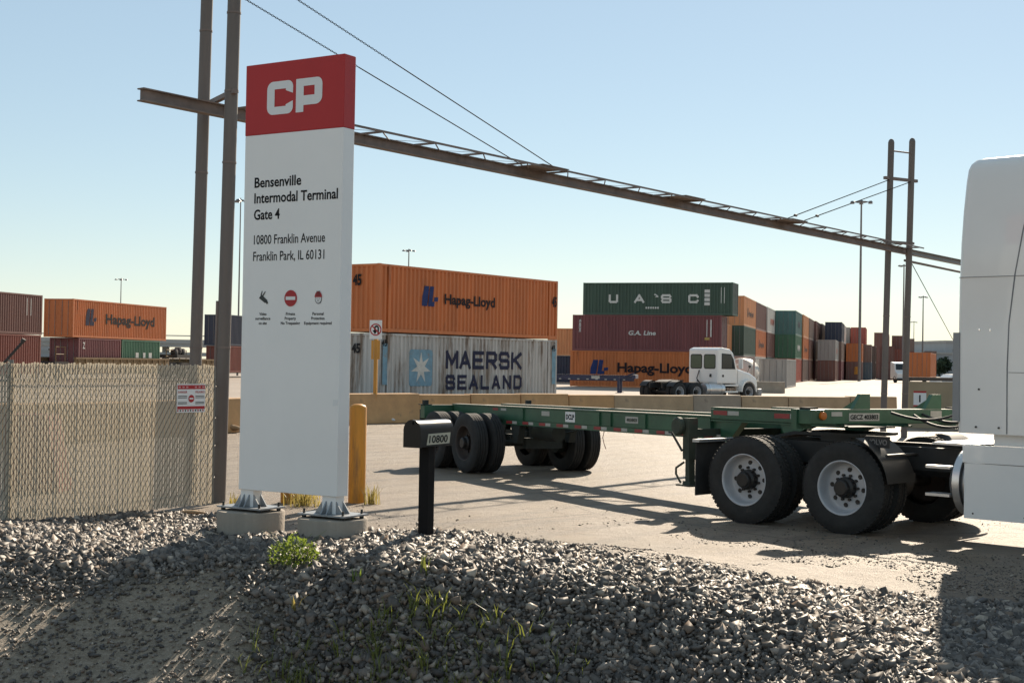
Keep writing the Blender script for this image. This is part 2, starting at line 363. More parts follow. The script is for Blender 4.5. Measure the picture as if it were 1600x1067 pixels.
# CP letters as outlines on the red header
def ringshape(parent, name, m, pts, lift): return plate(parent, name, m, (0, 0, 0), FX, FZ, pts, lift=-lift)
def arcp(cx, cz, r, a0, a1, n=6): return [(cx+r*math.cos(R(a0+(a1-a0)*i/n)), cz+r*math.sin(R(a0+(a1-a0)*i/n))) for i in range(n+1)]
x0, x1, z0, z1, tk = .258, .562, 4.045, 4.342, .088
Cpts = ([(x1-.002, 4.225)] + arcp(x1-.06, z1-.06, .06, 0, 90) + arcp(x0+.07, z1-.07, .07, 90, 180) + arcp(x0+.07, z0+.07, .07, 180, 270) + arcp(x1-.06, z0+.06, .06, 270, 360)
        + [(x1-.002, 4.158), (x1-.085, 4.128), (x1-.085, z0+tk-.018), (x0+tk, z0+tk-.018), (x0+tk, z1-tk+.018), (x1-.085, z1-tk+.018), (x1-.085, 4.255)])
plate(sg, 'logo_letter', white_ink, (0, 0, 0), FX, FZ, Cpts, lift=.0045)
x0, x1 = .596, .896
Ppts = ([(x0, z0)]+[(x0, z1)]+arcp(x1-.06, z1-.06, .06, 90, 0)+arcp(x1-.07, 4.128+.07, .07, 0, -90)+[(x0+tk, 4.128), (x0+tk, z0)])
# the bowl's opening is left by drawing the letter round it
bow = [(x0+tk, 4.19), (x1-tk+.005, 4.19), (x1-tk+.005, z1-tk+.02), (x0+tk, z1-tk+.02)]
Pp = ([(x0, z0), (x0, z1)]+arcp(x1-.06, z1-.06, .06, 90, 0)+arcp(x1-.07, 4.105+.07, .07, 0, -90)+[(x0+tk, 4.105), (x0+tk, 4.19), (x1-tk, 4.19), (x1-tk, z1-tk+.02), (x0+tk, z1-tk+.02), (x0+tk, 4.1895), (x0+tk-.0005, 4.105), (x0+tk-.0005, z0)])
plate(sg, 'logo_letter', white_ink, (0, 0, 0), FX, FZ, Pp, lift=.0045)
def sl(t, x, z, wd, cap, off=.012, al='l'): lettering(t, sg, black_ink, (x, 0, z), FX, FZ, wd, cap, off, align=al, lift=.002)
sl('Bensenville', .125, 3.403, .548, .093, .022); sl('Intermodal Terminal', .125, 3.262, .965, .093, .022); sl('Gate 4', .125, 3.113, .305, .093, .022)
sl('10800 Franklin Avenue', .13, 2.89, .825, .083, .008); sl('Franklin Park, IL 60131', .125, 2.741, .825, .083, .008)
for t, x, z, wd in (('Video', .254, 2.250, .085), ('surveillance', .254, 2.210, .178), ('on site', .254, 2.168, .095),
                    ('Private', .577, 2.250, .105), ('Property', .577, 2.210, .13), ('No Trespassing', .577, 2.168, .22),
                    ('Personal', .891, 2.250, .125), ('Protection', .891, 2.210, .15), ('Equipment required', .891, 2.168, .31)):
    sl(t, x, z, wd, .026, .02, 'c')
dark_ink = mat('grey_ink', (.03, .035, .035), rough=.5, var=0)
# icons: surveillance camera, no entry, helmeted face
ic = plate(sg, 'camera_icon', dark_ink, (0, 0, 0), FX, FZ, [(.205, 2.405), (.235, 2.437), (.305, 2.385), (.292, 2.362), (.274, 2.362)], lift=.003)
for q in ([(.222, 2.43), (.238, 2.47), (.246, 2.468), (.236, 2.428)], [(.243, 2.428), (.276, 2.466), (.284, 2.461), (.254, 2.42)], [(.284, 2.368), (.303, 2.382), (.315, 2.362), (.300, 2.348)]):
    plate(sg, 'icon_stroke', dark_ink, (0, 0, 0), FX, FZ, q, lift=.0032).parent = ic
ic = plate(sg, 'no_entry_icon', red_ink, (0, 0, 0), FX, FZ, disc(.577, 2.4, .073), lift=.003)
plate(ic, 'icon_bar', white_ink, (0, 0, 0), FX, FZ, [(.522, 2.385), (.632, 2.385), (.632, 2.415), (.522, 2.415)], lift=.005)
ic = plate(sg, 'helmet_icon', dark_ink, (0, 0, 0), FX, FZ, disc(.894, 2.39, .038, .042), lift=.003)
plate(ic, 'icon_face', white_ink, (0, 0, 0), FX, FZ, disc(.894, 2.391, .032, .036), lift=.0045)
plate(ic, 'icon_helmet', red_ink, (0, 0, 0), FX, FZ, [(.848, 2.406), (.940, 2.406)]+disc(.894, 2.408, .041, .05, 12, 0, math.pi), lift=.006)
for xx in (.879, .894, .909): plate(ic, 'icon_stroke', dark_ink, (0, 0, 0), FX, FZ, [(xx-.003, 2.415), (xx+.003, 2.415), (xx+.003, 2.462), (xx-.003, 2.462)], lift=.0075)
for xx, zz, ww in ((.882, 2.392, .006), (.906, 2.392, .006), (.894, 2.374, .010)): plate(ic, 'icon_stroke', dark_ink, (0, 0, 0), FX, FZ, [(xx-ww, zz), (xx+ww, zz), (xx+ww, zz+.005), (xx-ww, zz+.005)], lift=.0075)
plate(sg, 'sticker', white_ink, (0, 0, 0), FX, FZ, [(1.075, 1.462), (1.128, 1.467), (1.128, 1.518), (1.078, 1.515)], lift=.002)
for cx in (.085, 1.035):
    MB().box(cx-.075, cx+.075, .02, TH-.02, .525, .70).build('post', white_panel, sg)
    bp = MB().box(cx-.26, cx+.26, TH/2-.17, TH/2+.17, .513, .527).build('base_plate', galv, sg)
    for sx in (-1, 1):
        for yy in (.022, .115):
            MB().prism([(cx+sx*.076, .528), (cx+sx*.155, .528), (cx+sx*.076, .635)], yy, yy+.012, 'y').build('gusset', galv, sg)
    for xx in (cx-.03, cx+.03):
        MB().prism([(.019, .528), (-.055, .528), (.019, .635)], xx-.006, xx+.006, 'x').build('gusset', galv, sg)
    for bx in (cx-.215, cx+.215):
        for by in (TH/2-.13, TH/2+.13):
            MB().tube([(bx, by, .47), (bx, by, .565)], .011, 8).lathe([(0, .49), (.021, .49), (.021, .512), (0, .512)], 6, (bx, by, 0), 'z').build('anchor_bolt', dark_steel, bp)
for c, lab in (((1.035), 'round concrete pier under the right leg of the tall sign'), ((.085), 'round concrete pier under the left leg of the tall sign')):
    p = Vector((-2.455, 12.9, 0))+u*c+Vector((.5295, .8483, 0))*.078
    o = MB().lathe([(0, .1), (.30, .1), (.305, .475), (.298, .488), (0, .492)], 48, (0, 0, 0), 'z').build('concrete_pier', concrete, None, loc=(p.x, p.y, 0))
    smooth_by_angle(o, 30); tag(o, lab, 'pier', 'sign piers')

# ================================================================== GANTRY over the drive
steel = mat('weathered_gantry_steel', (.21, .165, .145), rough=.7, metal=.1, var=.3, scale=3, rust=.35, rustrgb=(.20, .125, .09), bump=.12, bscale=30)
pole_m = mat('weathered_pole_steel', (.16, .135, .12), rough=.62, metal=.15, var=.22, scale=2.5, rust=.25, rustrgb=(.12, .07, .045), streak=True, rscale=2)
chain_m = mat('chain_steel', (.025, .022, .02), rough=.9, spec=.1)
# local x runs from the left pole pair to the right pair; local -y is the near side
ga0 = Vector((-4.03, 18.98, 0)); ga1 = Vector((10.45, 38.68, 0)); gd = (ga1-ga0); GL = gd.length
ga = thing('clearance_gantry', 'long brown steel clearance gantry on paired poles spanning the gate', 'gantry', ga0, math.atan2(gd.y, gd.x))
ginv = Matrix.Rotation(-math.atan2(gd.y, gd.x), 4, 'Z')
def gl(p): return ginv @ (Vector(p)-ga0)
def ibeam(mb, x0, x1, yc, z0, z1, w=.15, t=.016, tw=.012):
    return mb.box(x0, x1, yc-w/2, yc+w/2, z0, z0+t).box(x0, x1, yc-w/2, yc+w/2, z1-t, z1).box(x0, x1, yc-tw/2, yc+tw/2, z0+t*.5, z1-t*.5)
BZ0, BZ1 = 5.097, 5.264
ibeam(MB(), -1.25, GL+1.0, 0, BZ0, BZ1, .13).build('beam', steel, ga)
ibeam(MB(), GL+1.0, GL+7.0, 0, BZ0+.01, BZ1-.01, .16).build('beam_extension', mat('grey_steel', (.25, .24, .23), .6, .2, .15), ga)
CH = -.5; cz = BZ1+.0
MB().box(.2, GL+.6, CH-.02, CH+.02, cz-.010, cz).box(.2, GL+.6, CH-.02, CH-.014, cz-.035, cz-.010).build('side_chord', steel, ga)
nb = int(GL/1.22)
for k in range(nb+1):
    x = .35+k*1.22
    MB().box(x-.026, x+.026, CH+.02, -.066, cz-.032, cz-.006).build('batten', steel, ga)
    if k < nb:
        MB().tube([(x+.04, CH+.02, cz-.02), (x+.64, -.07, cz-.02)], .011, 5).build('brace', steel, ga); MB().tube([(x+.66, -.07, cz-.015), (x+1.18, CH+.02, cz-.015)], .004, 4).build('tie_rod', steel, ga)
for x in (7.3, 12.25, GL-7.3):
    MB().box(x-.45, x+.35, CH-.05, -.02, cz+.002, cz+.016).build('deck_plate', steel, ga)
for o_ in ga.children: o_.rotation_euler.y = .0027   # the span sags a little to the right
# poles: two at each end, one either side of the beam, leaning very slightly
pole_xy = [((-3.745, 18.45), 8.1, .172, 'l'), ((-4.335, 19.5), 8.1, .165, 'l'), ((10.09, 38.5), 8.0, .167, 'r'), ((10.77, 38.9), 8.1, .170, 'r')]
tops = []
for (x, y), h, dia, sd_ in pole_xy:
    b0 = gl((x-.02, y, -.2)); b1 = gl((x+(.075 if sd_ == 'l' else .11)*h/8, y, h))
    P = MB().tube([b0, b1], dia/2, 20).lathe([(dia/2, 0), (dia/2*.8, .06), (dia/2*.4, .095), (0, .105)], 20, b1, 'z').build('pole', pole_m, ga, smooth=False); smooth_by_angle(P, 40)
    tops.append((b0, b1))
    for zz in ((2.0, 4.4, 5.33, 6.35) if sd_ == 'l' else (1.2, 1.9, 3.3, 5.34)):
        p = b0.lerp(b1, (zz+.2)/(h+.2)); smooth_by_angle(MB().lathe([(dia/2, -.012), (dia/2+.007, -.012), (dia/2+.007, .012), (dia/2, .012)], 20, p, 'z').build('band', steel, P), 40)
def on(i, z): a, b_ = tops[i]; return a.lerp(b_, (z+.2)/(b_.z+.2))
for a, b_ in ((0, 1), (2, 3)):
    p, q = on(a, 7.03), on(b_, 7.03); d = (q-p).normalized()*.22
    MB().tube([p-d, q+d], .055, 4).build('crossbar', steel, ga)
    p, q = on(a, 7.78), on(b_, 7.78); MB().tube([p, q], .022, 8).build('top_rung', steel, ga)
    p, q = on(a, 5.31), on(b_, 5.31); d = (q-p).normalized()*.16
    MB().tube([p-d, q+d], .045, 4).build('saddle', steel, ga)
def chain(a, b_, nl, name):
    mb = MB(); a = Vector(a); b_ = Vector(b_); d = (b_-a)/nl; t = d.normalized(); s1 = t.orthogonal().normalized(); s2 = t.cross(s1)
    for k in range(nl):
        c = a+d*(k+.5); s = s1 if k % 2 else s2; hl = d*.66; r_ = .010
        mb.tube([c-hl, c-hl*.6+s*r_, c+hl*.6+s*r_, c+hl, c+hl*.6-s*r_, c-hl*.6-s*r_, c-hl], .0042, 4)
    return stuff(mb.build(name, chain_m, ga))
near_l, far_l, near_r, far_r = (0, 1, 3, 2)
for i, j, yy in ((0, 2, CH+.05), (1, 3, -.05)):
    # chain in the upper half, plain rod below it
    p = on(i, 7.05) if i == 0 else on(i, 7.1); q = Vector((7.35 if i == 0 else 7.0, yy, cz)); mid = p.lerp(q, .42)
    chain(p, mid, 80, 'stay_chain'); MB().tube([mid, q], .009, 6).build('stay_rod', chain_m, ga)
for i, yy, x in ((2, -.05, GL-7.2), (3, CH+.05, GL-6.9)):
    MB().tube([on(i, 7.0), Vector((x, yy, cz))], .013, 6).build('stay_rod', chain_m, ga)
    MB().lathe([(0, -.05), (.03, -.05), (.03, .05), (0, .05)], 8, on(i, 7.0).lerp(Vector((x, yy, cz)), .9), 'x').build('turnbuckle', steel, ga)
# trolley and hanging pipe beyond the right poles, guy wire to the yard
MB().box(GL+.75, GL+.95, -.06, .06, BZ0-.12, BZ0-.002).lathe([(0, -.04), (.05, -.04), (.05, .04), (0, .04)], 12, (GL+.85, 0, BZ0-.16), 'y').build('trolley', steel, ga)
MB().tube([(GL+.55, 0, BZ0-.24), (GL+7, 0, BZ0-.30)], .035, 8).build('hanging_pipe', steel, ga)
MB().tube([on(3, 4.9), gl((25.6, 78.0, 1.0))], .012, 5).build('guy_wire', chain_m, ga)
# conduit on the near left pole
MB().tube([on(0, .02)+Vector((-.075, .06, 0)), on(0, 2.6)+Vector((-.075, .06, 0))], .02, 8).build('conduit', steel, ga)

# ================================================================== FENCE with privacy slats
fa, fb = Vector((-5.516, 15.445, 0)), Vector((-3.716, 17.954, 0)); fd = (fb-fa).normalized(); FL = (fb-fa).length
fence = thing('slatted_fence', 'chain link fence woven with beige privacy slats beside the gate pole', 'fence', fa, math.atan2(fd.y, fd.x))
def slat_material():
    m = bpy.data.materials.new('beige_slat_plastic'); m.use_nodes = True; t = m.node_tree; N = t.nodes; b = N['Principled BSDF']
    b.inputs['Base Color'].default_value = (.55, .475, .37, 1); b.inputs['Roughness'].default_value = .55
    tr = N.new('ShaderNodeBsdfTranslucent'); tr.inputs[0].default_value = (.56, .48, .36, 1)
    mx = N.new('ShaderNodeMixShader'); mx.inputs[0].default_value = .42
    t.links.new(b.outputs[0], mx.inputs[1]); t.links.new(tr.outputs[0], mx.inputs[2]); t.links.new(mx.outputs[0], N['Material Output'].inputs[0]); return m
slat_m = slat_material(); wire_m = mat('galvanised_wire', (.12, .105, .09), rough=.5, metal=.5, var=.1)
ZF = 1.775; mb = MB(); x = -3.2
while x < FL-.05:
    t = random.uniform(-.004, .004); zt = ZF+random.uniform(-.012, .012); z0 = .03+random.uniform(-.01, .01); wd = .0128
    mb.add([(x-wd, .004+t, z0), (x+wd, -.004+t, z0), (x+wd+t, -.004+t, zt-.008), (x+t, 0+t, zt), (x-wd+t, .004+t, zt-.008)], [(0, 1, 2, 3, 4)])
    x += .0375
stuff(mb.build('slats', slat_m, fence))
mb = MB(); st = .073; H = ZF-.02
def diag(xa, sgn, yy):
    n = 1; pa = [xa, .03]; pb = [xa+sgn*(H-.03)*.62, H]
    lo, hi = -3.2, FL-.03
    # clip to the fence's ends
    for p, q in ((pa, pb), (pb, pa)):
        for lim, cmp in ((lo, p[0] < lo), (hi, p[0] > hi)):
            if cmp and abs(q[0]-p[0]) > 1e-6: t = (lim-p[0])/(q[0]-p[0]); p[1] += (q[1]-p[1])*t; p[0] = lim
    if pa[1] > H or pb[1] < 0 or pb[1]-pa[1] < .02: return
    mb.tube([(pa[0], yy, pa[1]), (pb[0], yy, pb[1])], .0032 if sgn > 0 else .0024, 4, cap=False)
xa = -4.5
while xa < FL+1.3:
    diag(xa, 1, -.010); diag(xa, -1, .012); xa += st
stuff(mb.build('wire_mesh', wire_m, fence))
fence_post = mat('fence_post_steel', (.22, .21, .19), rough=.5, metal=.4, var=.15)
for x in (-3.0, .12):
    smooth_by_angle(MB().tube([(x, .04, -.1), (x, .04, ZF+.03)], .03, 14).build('fence_post', fence_post, fence))
MB().tube([(-3.2, .03, 1.57), (FL-.02, .03, 1.57)], .006, 6).build('tension_wire', wire_m, fence)
MB().box(FL-.045, FL-.03, -.015, .0, .05, ZF-.02).build('tension_bar', fence_post, fence)
for z in (.35, .75, 1.1, 1.5):
    MB().tube([(FL-.04, -.015, z), (FL+.30, .32, z)], .006, 5).build('tie_band', wire_m, fence)
# small warning sign wired to the fence
fs = thing('warning_sign', 'small red and white warning sign wired to the slatted fence', 'sign', fa, math.atan2(fd.y, fd.x))
off = -.022
MB().box(2.42, 2.875, off-.004, off, 1.185, 1.535).build('board', white_ink, fs)
A0 = (0, off-.004, 0)
plate(fs, 'top_band', red_ink, A0, FX, FZ, [(2.427, 1.472), (2.868, 1.472), (2.868, 1.522), (2.427, 1.522)], lift=.002)
plate(fs, 'bottom_band', red_ink, A0, FX, FZ, [(2.427, 1.225), (2.868, 1.225), (2.868, 1.262), (2.427, 1.262)], lift=.002)
for k in range(11):
    plate(fs, 'checker', black_ink if k % 2 else red_ink, A0, FX, FZ, [(2.427+k*.0405, 1.198), (2.447+k*.0405, 1.198), (2.447+k*.0405, 1.219), (2.427+k*.0405, 1.219)], lift=.002)
for t, x, z, wd, cap, al, mm in (('DANGER', 2.432, 1.425, .15, .024, 'l', red_ink), ('PELIGRO', 2.862, 1.425, .15, .024, 'r', red_ink)):
    lettering(t, fs, mm, (x, off-.004, z), FX, FZ, wd, cap, .02, align=al, lift=.0035)
for xx in (2.44, 2.50, 2.56, 2.70, 2.76, 2.82): plate(fs, 'print_line', mat('faded_red_ink', (.62, .3, .3), .6), A0, FX, FZ, [(xx, 1.487), (xx+.035, 1.487), (xx+.035, 1.507), (xx, 1.507)], lift=.004)
for z in (1.382, 1.362, 1.305, 1.288):
    for xx in (2.435, 2.715): plate(fs, 'print_line', dark_ink, A0, FX, FZ, [(xx, z), (xx+.145, z), (xx+.145, z+.009), (xx, z+.009)], lift=.002)
d_ = plate(fs, 'no_entry_disc', red_ink, A0, FX, FZ, disc(2.648, 1.355, .047), lift=.003); plate(d_, 'bar', white_ink, A0, FX, FZ, [(2.617, 1.346), (2.679, 1.346), (2.679, 1.364), (2.617, 1.364)], lift=.0045)
# rust red cabinet that shows through the slats
o = MB().add([(-.36,-.3,0),(.40,-.3,0),(.40,.3,0),(-.36,.3,0),(-.36,-.3,1.05),(.20,-.3,1.05),(.20,.3,1.05),(-.36,.3,1.05)], [(0,3,2,1),(4,5,6,7),(0,1,5,4),(1,2,6,5),(2,3,7,6),(3,0,4,7)]).build('steel_hopper', mat('rust_red_paint', (.22, .055, .03), .7, 0, .25, 3, rust=.4), None, loc=(-6.5, 19.6, 0))
tag(o, 'rusty red sloping hopper seen through the fence slats', 'hopper')

# ================================================================== MAILBOX
mbx = thing('mailbox', 'black rural mailbox on a black post at the gravel edge', 'mailbox', (-.70, 12.0, 0), R(58))
blk = mat('black_enamel', (.006, .006, .007), rough=.3, var=.1, scale=6, spec=.35)
blkp = mat('black_post_paint', (.007, .006, .006), rough=.7, var=.3, scale=8, bump=.1, spec=.2)
bevel(MB().box(-.048, .048, -.048, .048, .2, 1.155).build('post', blkp, mbx), .004)
def arch(x0, x1, w, zb, zs, n=14):
    return [(-w, zb), (w, zb)]+[(w*math.cos(math.pi*i/n), zs+w*math.sin(math.pi*i/n)) for i in range(n+1)]
o = MB().prism(arch(0, 0, .083, 1.150, 1.288), -.205, .265, 'x').build('box', blk, mbx); smooth_by_angle(o, 40)
o = MB().prism(arch(0, 0, .088, 1.144, 1.288), -.222, -.203, 'x').build('door', blk, mbx); smooth_by_angle(o, 40)
MB().box(-.234, -.222, -.012, .012, 1.335, 1.36).build('latch', blk, mbx)
cream = mat('cream_reflective', (.48, .46, .36), rough=.5, var=.05)
np_ = plate(mbx, 'number_plate', cream, (0, -.0845, 0), FX, FZ, [(-.13, 1.165), (.205, 1.170), (.22, 1.262), (-.105, 1.257)], lift=.001)
lettering('10800', np_, black_ink, (-.098, -.0845, 1.182), FX, FZ, .27, .062, .02, lift=.003, shear=.12)

# ================================================================== BOLLARDS
yel = mat('yellow_safety_paint', (.62, .25, .018), rough=.55, var=.2, scale=5, rust=.75, rustrgb=(.20, .085, .025), rscale=3, streak=True)
for (x, y), lab in (((-2.0, 18.65), 'yellow steel bollard beside the right edge of the tall sign'), ((-2.86, 18.5), 'yellow bollard mostly hidden behind the tall sign')):
    o = MB().lathe([(0, -.1), (.112, -.1), (.112, 1.24), (.095, 1.27), (.05, 1.288), (0, 1.292)], 28, (0, 0, 0), 'z').build('bollard', yel, None, loc=(x, y, 0)); smooth_by_angle(o, 40); tag(o, lab, 'bollard', 'bollards behind the sign')

# ================================================================== CONCRETE BLOCK BARRIER
pts = [(-12.6, 24.0), (-9.2, 31), (-6.9, 36.4), (-4.5, 42.6), (4.4, 48.2), (10.2, 50.2), (13.9, 51.2)]
seg = []; 
def walk(pts, step):
    out = [Vector((*pts[0], 0))]; i = 0; cur = Vector((*pts[0], 0))
    while i < len(pts)-1:
        nxt = Vector((*pts[i+1], 0)); d = nxt-cur
        if d.length < step: i += 1; cur = nxt if i < len(pts)-1 else cur; 
        if i >= len(pts)-1: break
        if d.length >= step: cur = cur+d.normalized()*step; out.append(cur.copy())
    return out
blocks = walk(pts, 1.85)
tan = [mat('block_ochre', (.56, .32, .145), .8, 0, .2, 1.5, .2, 20, dirt=.38, dirtrgb=(.24, .16, .10), rscale=2.5),
       mat('block_tan', (.47, .33, .20), .85, 0, .2, 1.5, .2, 20, dirt=.4, dirtrgb=(.17, .14, .11), rscale=2.5),
       mat('block_grey', (.36, .29, .22), .85, 0, .2, 1.5, .2, 20, dirt=.4, dirtrgb=(.13, .11, .09), rscale=2.5)]
nbk = len(blocks)-1
ords = ['first', 'second', 'third', 'fourth', 'fifth', 'sixth', 'seventh', 'eighth', 'ninth', 'tenth', 'eleventh', 'twelfth', 'thirteenth', 'fourteenth', 'fifteenth', 'sixteenth', 'seventeenth', 'eighteenth', 'nineteenth', 'twentieth', 'twenty-first', 'twenty-second', 'twenty-third', 'twenty-fourth', 'twenty-fifth', 'twenty-sixth', 'twenty-seventh', 'twenty-eighth', 'twenty-ninth']
for i in range(nbk):
    p, q = blocks[i], blocks[i+1]; d = q-p; L = d.length-.03; h = .86+random.uniform(-.02, .03)
    kind = 0 if p.x < 2.5 else random.choice([1, 1, 2, 1, 0])
    cn = {0: 'ochre', 1: 'tan', 2: 'grey'}[kind]
    o = MB().prism([(-.30, 0), (.30, 0), (.30, .12), (.24, h), (-.24, h), (-.30, .12)], 0, L, 'x').build('concrete_block', tan[kind], None, loc=(p.x, p.y, 0)); bevel(o, .025)
    o.rotation_euler = (random.uniform(-.01, .01), 0, math.atan2(d.y, d.x)+random.uniform(-.012, .012))
    tag(o, f'{cn} concrete barrier block, {ords[i]} from the left end of the row', 'barrier', 'concrete blocks lining the drive')
# no u-turn sign on the barrier
ut = thing('no_turn_sign', 'no U-turn sign on a yellow post by the concrete blocks', 'sign', (-4.03, 42.2, 0), R(-12))
ypost = mat('yellow_post_paint', (.55, .26, .04), .6, 0, .2, 6, rust=.4, streak=True)
MB().box(-.05, .05, -.05, .05, 0, 2.6).build('post', ypost, ut); MB().box(-.13, -.055, -.06, -.052, 1.9, 2.46).box(.055, .14, -.06, -.052, 1.9, 2.46).build('bracket', ypost, ut)
MB().box(-.19, .19, -.065, -.055, 2.5, 3.06).build('board', white_ink, ut)
q = 2.78
def ringpts(r0, r1, cx, cz, n=26): return [(cx+r1*math.cos(6.2832*i/n), cz+r1*math.sin(6.2832*i/n)) for i in range(n+1)]+[(cx+r0*math.cos(-6.2832*i/n), cz+r0*math.sin(-6.2832*i/n)) for i in range(n+1)]
plate(ut, 'arrow', black_ink, (0, -.066, 0), FX, FZ, [(.10, q-.14), (.10, q+.03)]+arcp(.025, q+.05, .075, 0, 180, 8)+[(-.05, q-.02), (-.10, q-.02), (-.02, q-.14), (.05, q-.02), (.0, q-.02), (.0, q+.04)]+arcp(.025, q+.045, .03, 180, 0, 6)+[(.055, q-.14)], lift=.002)
plate(ut, 'red_ring', red_ink, (0, -.066, 0), FX, FZ, ringpts(.145, .18, 0, q), lift=.004)
plate(ut, 'red_slash', red_ink, (0, -.066, 0), FX, FZ, [(-.125, q+.10), (-.10, q+.125), (.125, q-.10), (.10, q-.125)], lift=.0055)
# white litter beside the blocks and a flat rock by the fence
def lump(name, m, loc, s, lab, cat):
    v = RB[3]*np.array(s); mb = MB(); mb.add([tuple(a) for a in v], [tuple(f) for f in RF.tolist()])
    o = mb.build(name, m, None, loc=loc); sb = o.modifiers.new('s', 'SUBSURF'); sb.levels = sb.render_levels = 1; return tag(o, lab, cat)
lump('litter_bag', white_ink, (-3.58, 42.6, .10), (.17, .13, .14), 'crumpled white bag lying at the foot of the ochre blocks', 'litter')
lump('flat_rock', mat('tan_rock', (.34, .22, .12), .8, 0, .2, 6, .3), (-3.45, 15.6, .17), (.17, .12, .06), 'flat tan rock on the gravel below the fence', 'rock')
lump('boulder', mat('tan_rock', (.34, .22, .12)), (-7.0, 35.6, .12), (.35, .25, .22), 'tan boulder at the barrier seen between pole and sign', 'rock')
# tan concrete wall at the right
wl = thing('concrete_wall', 'tan concrete wall with a dark top rail behind the right poles', 'wall', (12.75, 45.5, 0), R(8))
MB().box(0, 9, 0, .35, 0, 1.48).build('wall_body', mat('tan_wall', (.36, .28, .18), .85, 0, .12, 1, .2, 12), wl)
MB().box(-.02, 9.02, .05, .25, 1.50, 1.62).build('top_rail', mat('brown_rail', (.10, .075, .06), .7), wl)
for x in (.5, 2.5, 4.5, 6.5): MB().box(x, x+.1, .1, .2, 1.478, 1.505).build('rail_bracket', dark_steel, wl)
plate(wl, 'number_board', white_ink, (0, 0, 0), FX, FZ, [(.12, .68), (.55, .68), (.55, 1.18), (.12, 1.18)], lift=.004)
plate(wl, 'board_stripe', red_ink, (0, 0, 0), FX, FZ, [(.12, 1.12), (.55, 1.12), (.55, 1.18), (.12, 1.18)], lift=.007); plate(wl, 'board_stripe', red_ink, (0, 0, 0), FX, FZ, [(.12, .68), (.55, .68), (.55, .73), (.12, .73)], lift=.007)
plate(wl, 'number', black_ink, (0, 0, 0), FX, FZ, [(.31, .82), (.36, .82), (.36, 1.05), (.31, 1.05)], lift=.007)

# ================================================================== SHIPPING CONTAINERS
CW = 2.44
def corrug(L, z0, z1, y_out, y_in, x0=0, pitch=.278):
    """trapezoid-ribbed sheet from x0 to L in the plane y"""
    n = max(1, round((L-x0)/pitch)); p = (L-x0)/n; prof = []
    for k in range(n):
        a = x0+k*p; prof += [(a, y_out), (a+p*.34, y_out), (a+p*.5, y_in), (a+p*.84, y_in)]
    prof.append((L, y_out)); mb = MB(); m = len(prof)
    mb.add([(x, y, z0) for x, y in prof]+[(x, y, z1) for x, y in prof], [(i, i+1, m+i+1, m+i) for i in range(m-1)])
    return mb
_cm = {}
def cmeshes(L, H):
    key = (L, H)
    if key in _cm: return _cm[key]
    d = {}
    d['side_wall'] = corrug(L-.13, .13, H-.09, .014, .075, .13).mesh('side_wall')
    d['far_wall'] = corrug(L-.13, .13, H-.09, CW-.014, CW-.075, .13).mesh('side_wall')
    e = corrug(CW-.13, .13, H-.09, .02, .075, .13); e.v = [(y, x, z) for x, y, z in e.v]; d['end_wall'] = e.mesh('end_wall')
    d['roof'] = MB().box(.05, L-.05, .05, CW-.05, H-.07, H-.015).mesh('roof')
    d['floor'] = MB().box(.05, L-.05, .05, CW-.05, .10, .16).mesh('floor')
    for i, x in enumerate((0, L-.16)):
        for j, y in enumerate((0, CW-.12)): d[f'corner_post{i}{j}'] = MB().box(x, x+.16, y, y+.12, 0, H).mesh('corner_post')
    for j, y in enumerate((0, CW-.06)):
        d[f'bottom_rail{j}'] = MB().box(.16, L-.16, y, y+.06, .012, .16).mesh('bottom_rail'); d[f'top_rail{j}'] = MB().box(.16, L-.16, y, y+.06, H-.105, H-.008).mesh('top_rail')
    for i, x in enumerate((0.004, L-.084)):
        d[f'bottom_rail{i+2}'] = MB().box(x, x+.08, .12, CW-.12, .012, .15).mesh('sill'); d[f'top_rail{i+2}'] = MB().box(x, x+.08, .12, CW-.12, H-.11, H-.008).mesh('header')
    for j in (0, 1):
        y0 = .125+j*(CW/2-.125); y1 = y0+CW/2-.13
        dm = MB().box(.03, .065, y0, y1, .155, H-.115)
        for zz in np.linspace(.45, H-.6, 4): dm.box(.018, .031, y0+.06, y1-.06, zz, zz+.28)
        d[f'door{j}'] = dm.mesh('door')
        rm = MB()
        for q in (.27, .73):
            yy = y0+(y1-y0)*q; rm.tube([(-.005, yy, .16), (-.005, yy, H-.12)], .017, 6)
        d[f'rods{j}'] = rm.mesh('lock_rod')
    _cm[key] = d; return d
rod_m = mat('lock_rod_steel', (.24, .23, .22), .5, .5, .2)
def container(loc, rz, L, H, m, label, group=None, doors=0, detail=True, cat='container', pm=None):
    c = thing('shipping_container', label, cat, loc, rz, group); d = cmeshes(L, H); pm = pm or m
    link('side_wall', d['side_wall'], m, c); link('side_wall', d['far_wall'], m, c); link('roof', d['roof'], m, c)
    for k in d:
        if k.startswith('corner'): link('corner_post', d[k], pm, c)
        elif k.startswith('bottom'): link('bottom_rail', d[k], pm, c)
        elif k.startswith('top'): link('top_rail', d[k], pm, c)
    if doors == 0:    # doors at x = 0
        for j in (0, 1):
            o = link('door', d[f'door{j}'], m, c)
            if detail: link('lock_rod', d[f'rods{j}'], rod_m, o)
        o = link('end_wall', d['end_wall'], m, c); o.location.x = L; o.scale.x = -1
    else:
        link('end_wall', d['end_wall'], m, c)
        for j in (0, 1):
            o = link('door', d[f'door{j}'], m, c); o.location.x = L; o.scale.x = -1
            if detail: link('lock_rod', d[f'rods{j}'], rod_m, o)
    return c
def cpaint(name, rgb, rust=.2, **k):
    return mat('container_'+name, rgb, rough=.55, var=.16, scale=2.0, rust=rust, rustrgb=k.pop('rr', (.085, .04, .022)), streak=True, rscale=2.2, dirt=.25, dirtrgb=tuple(c*.6 for c in rgb), **k)
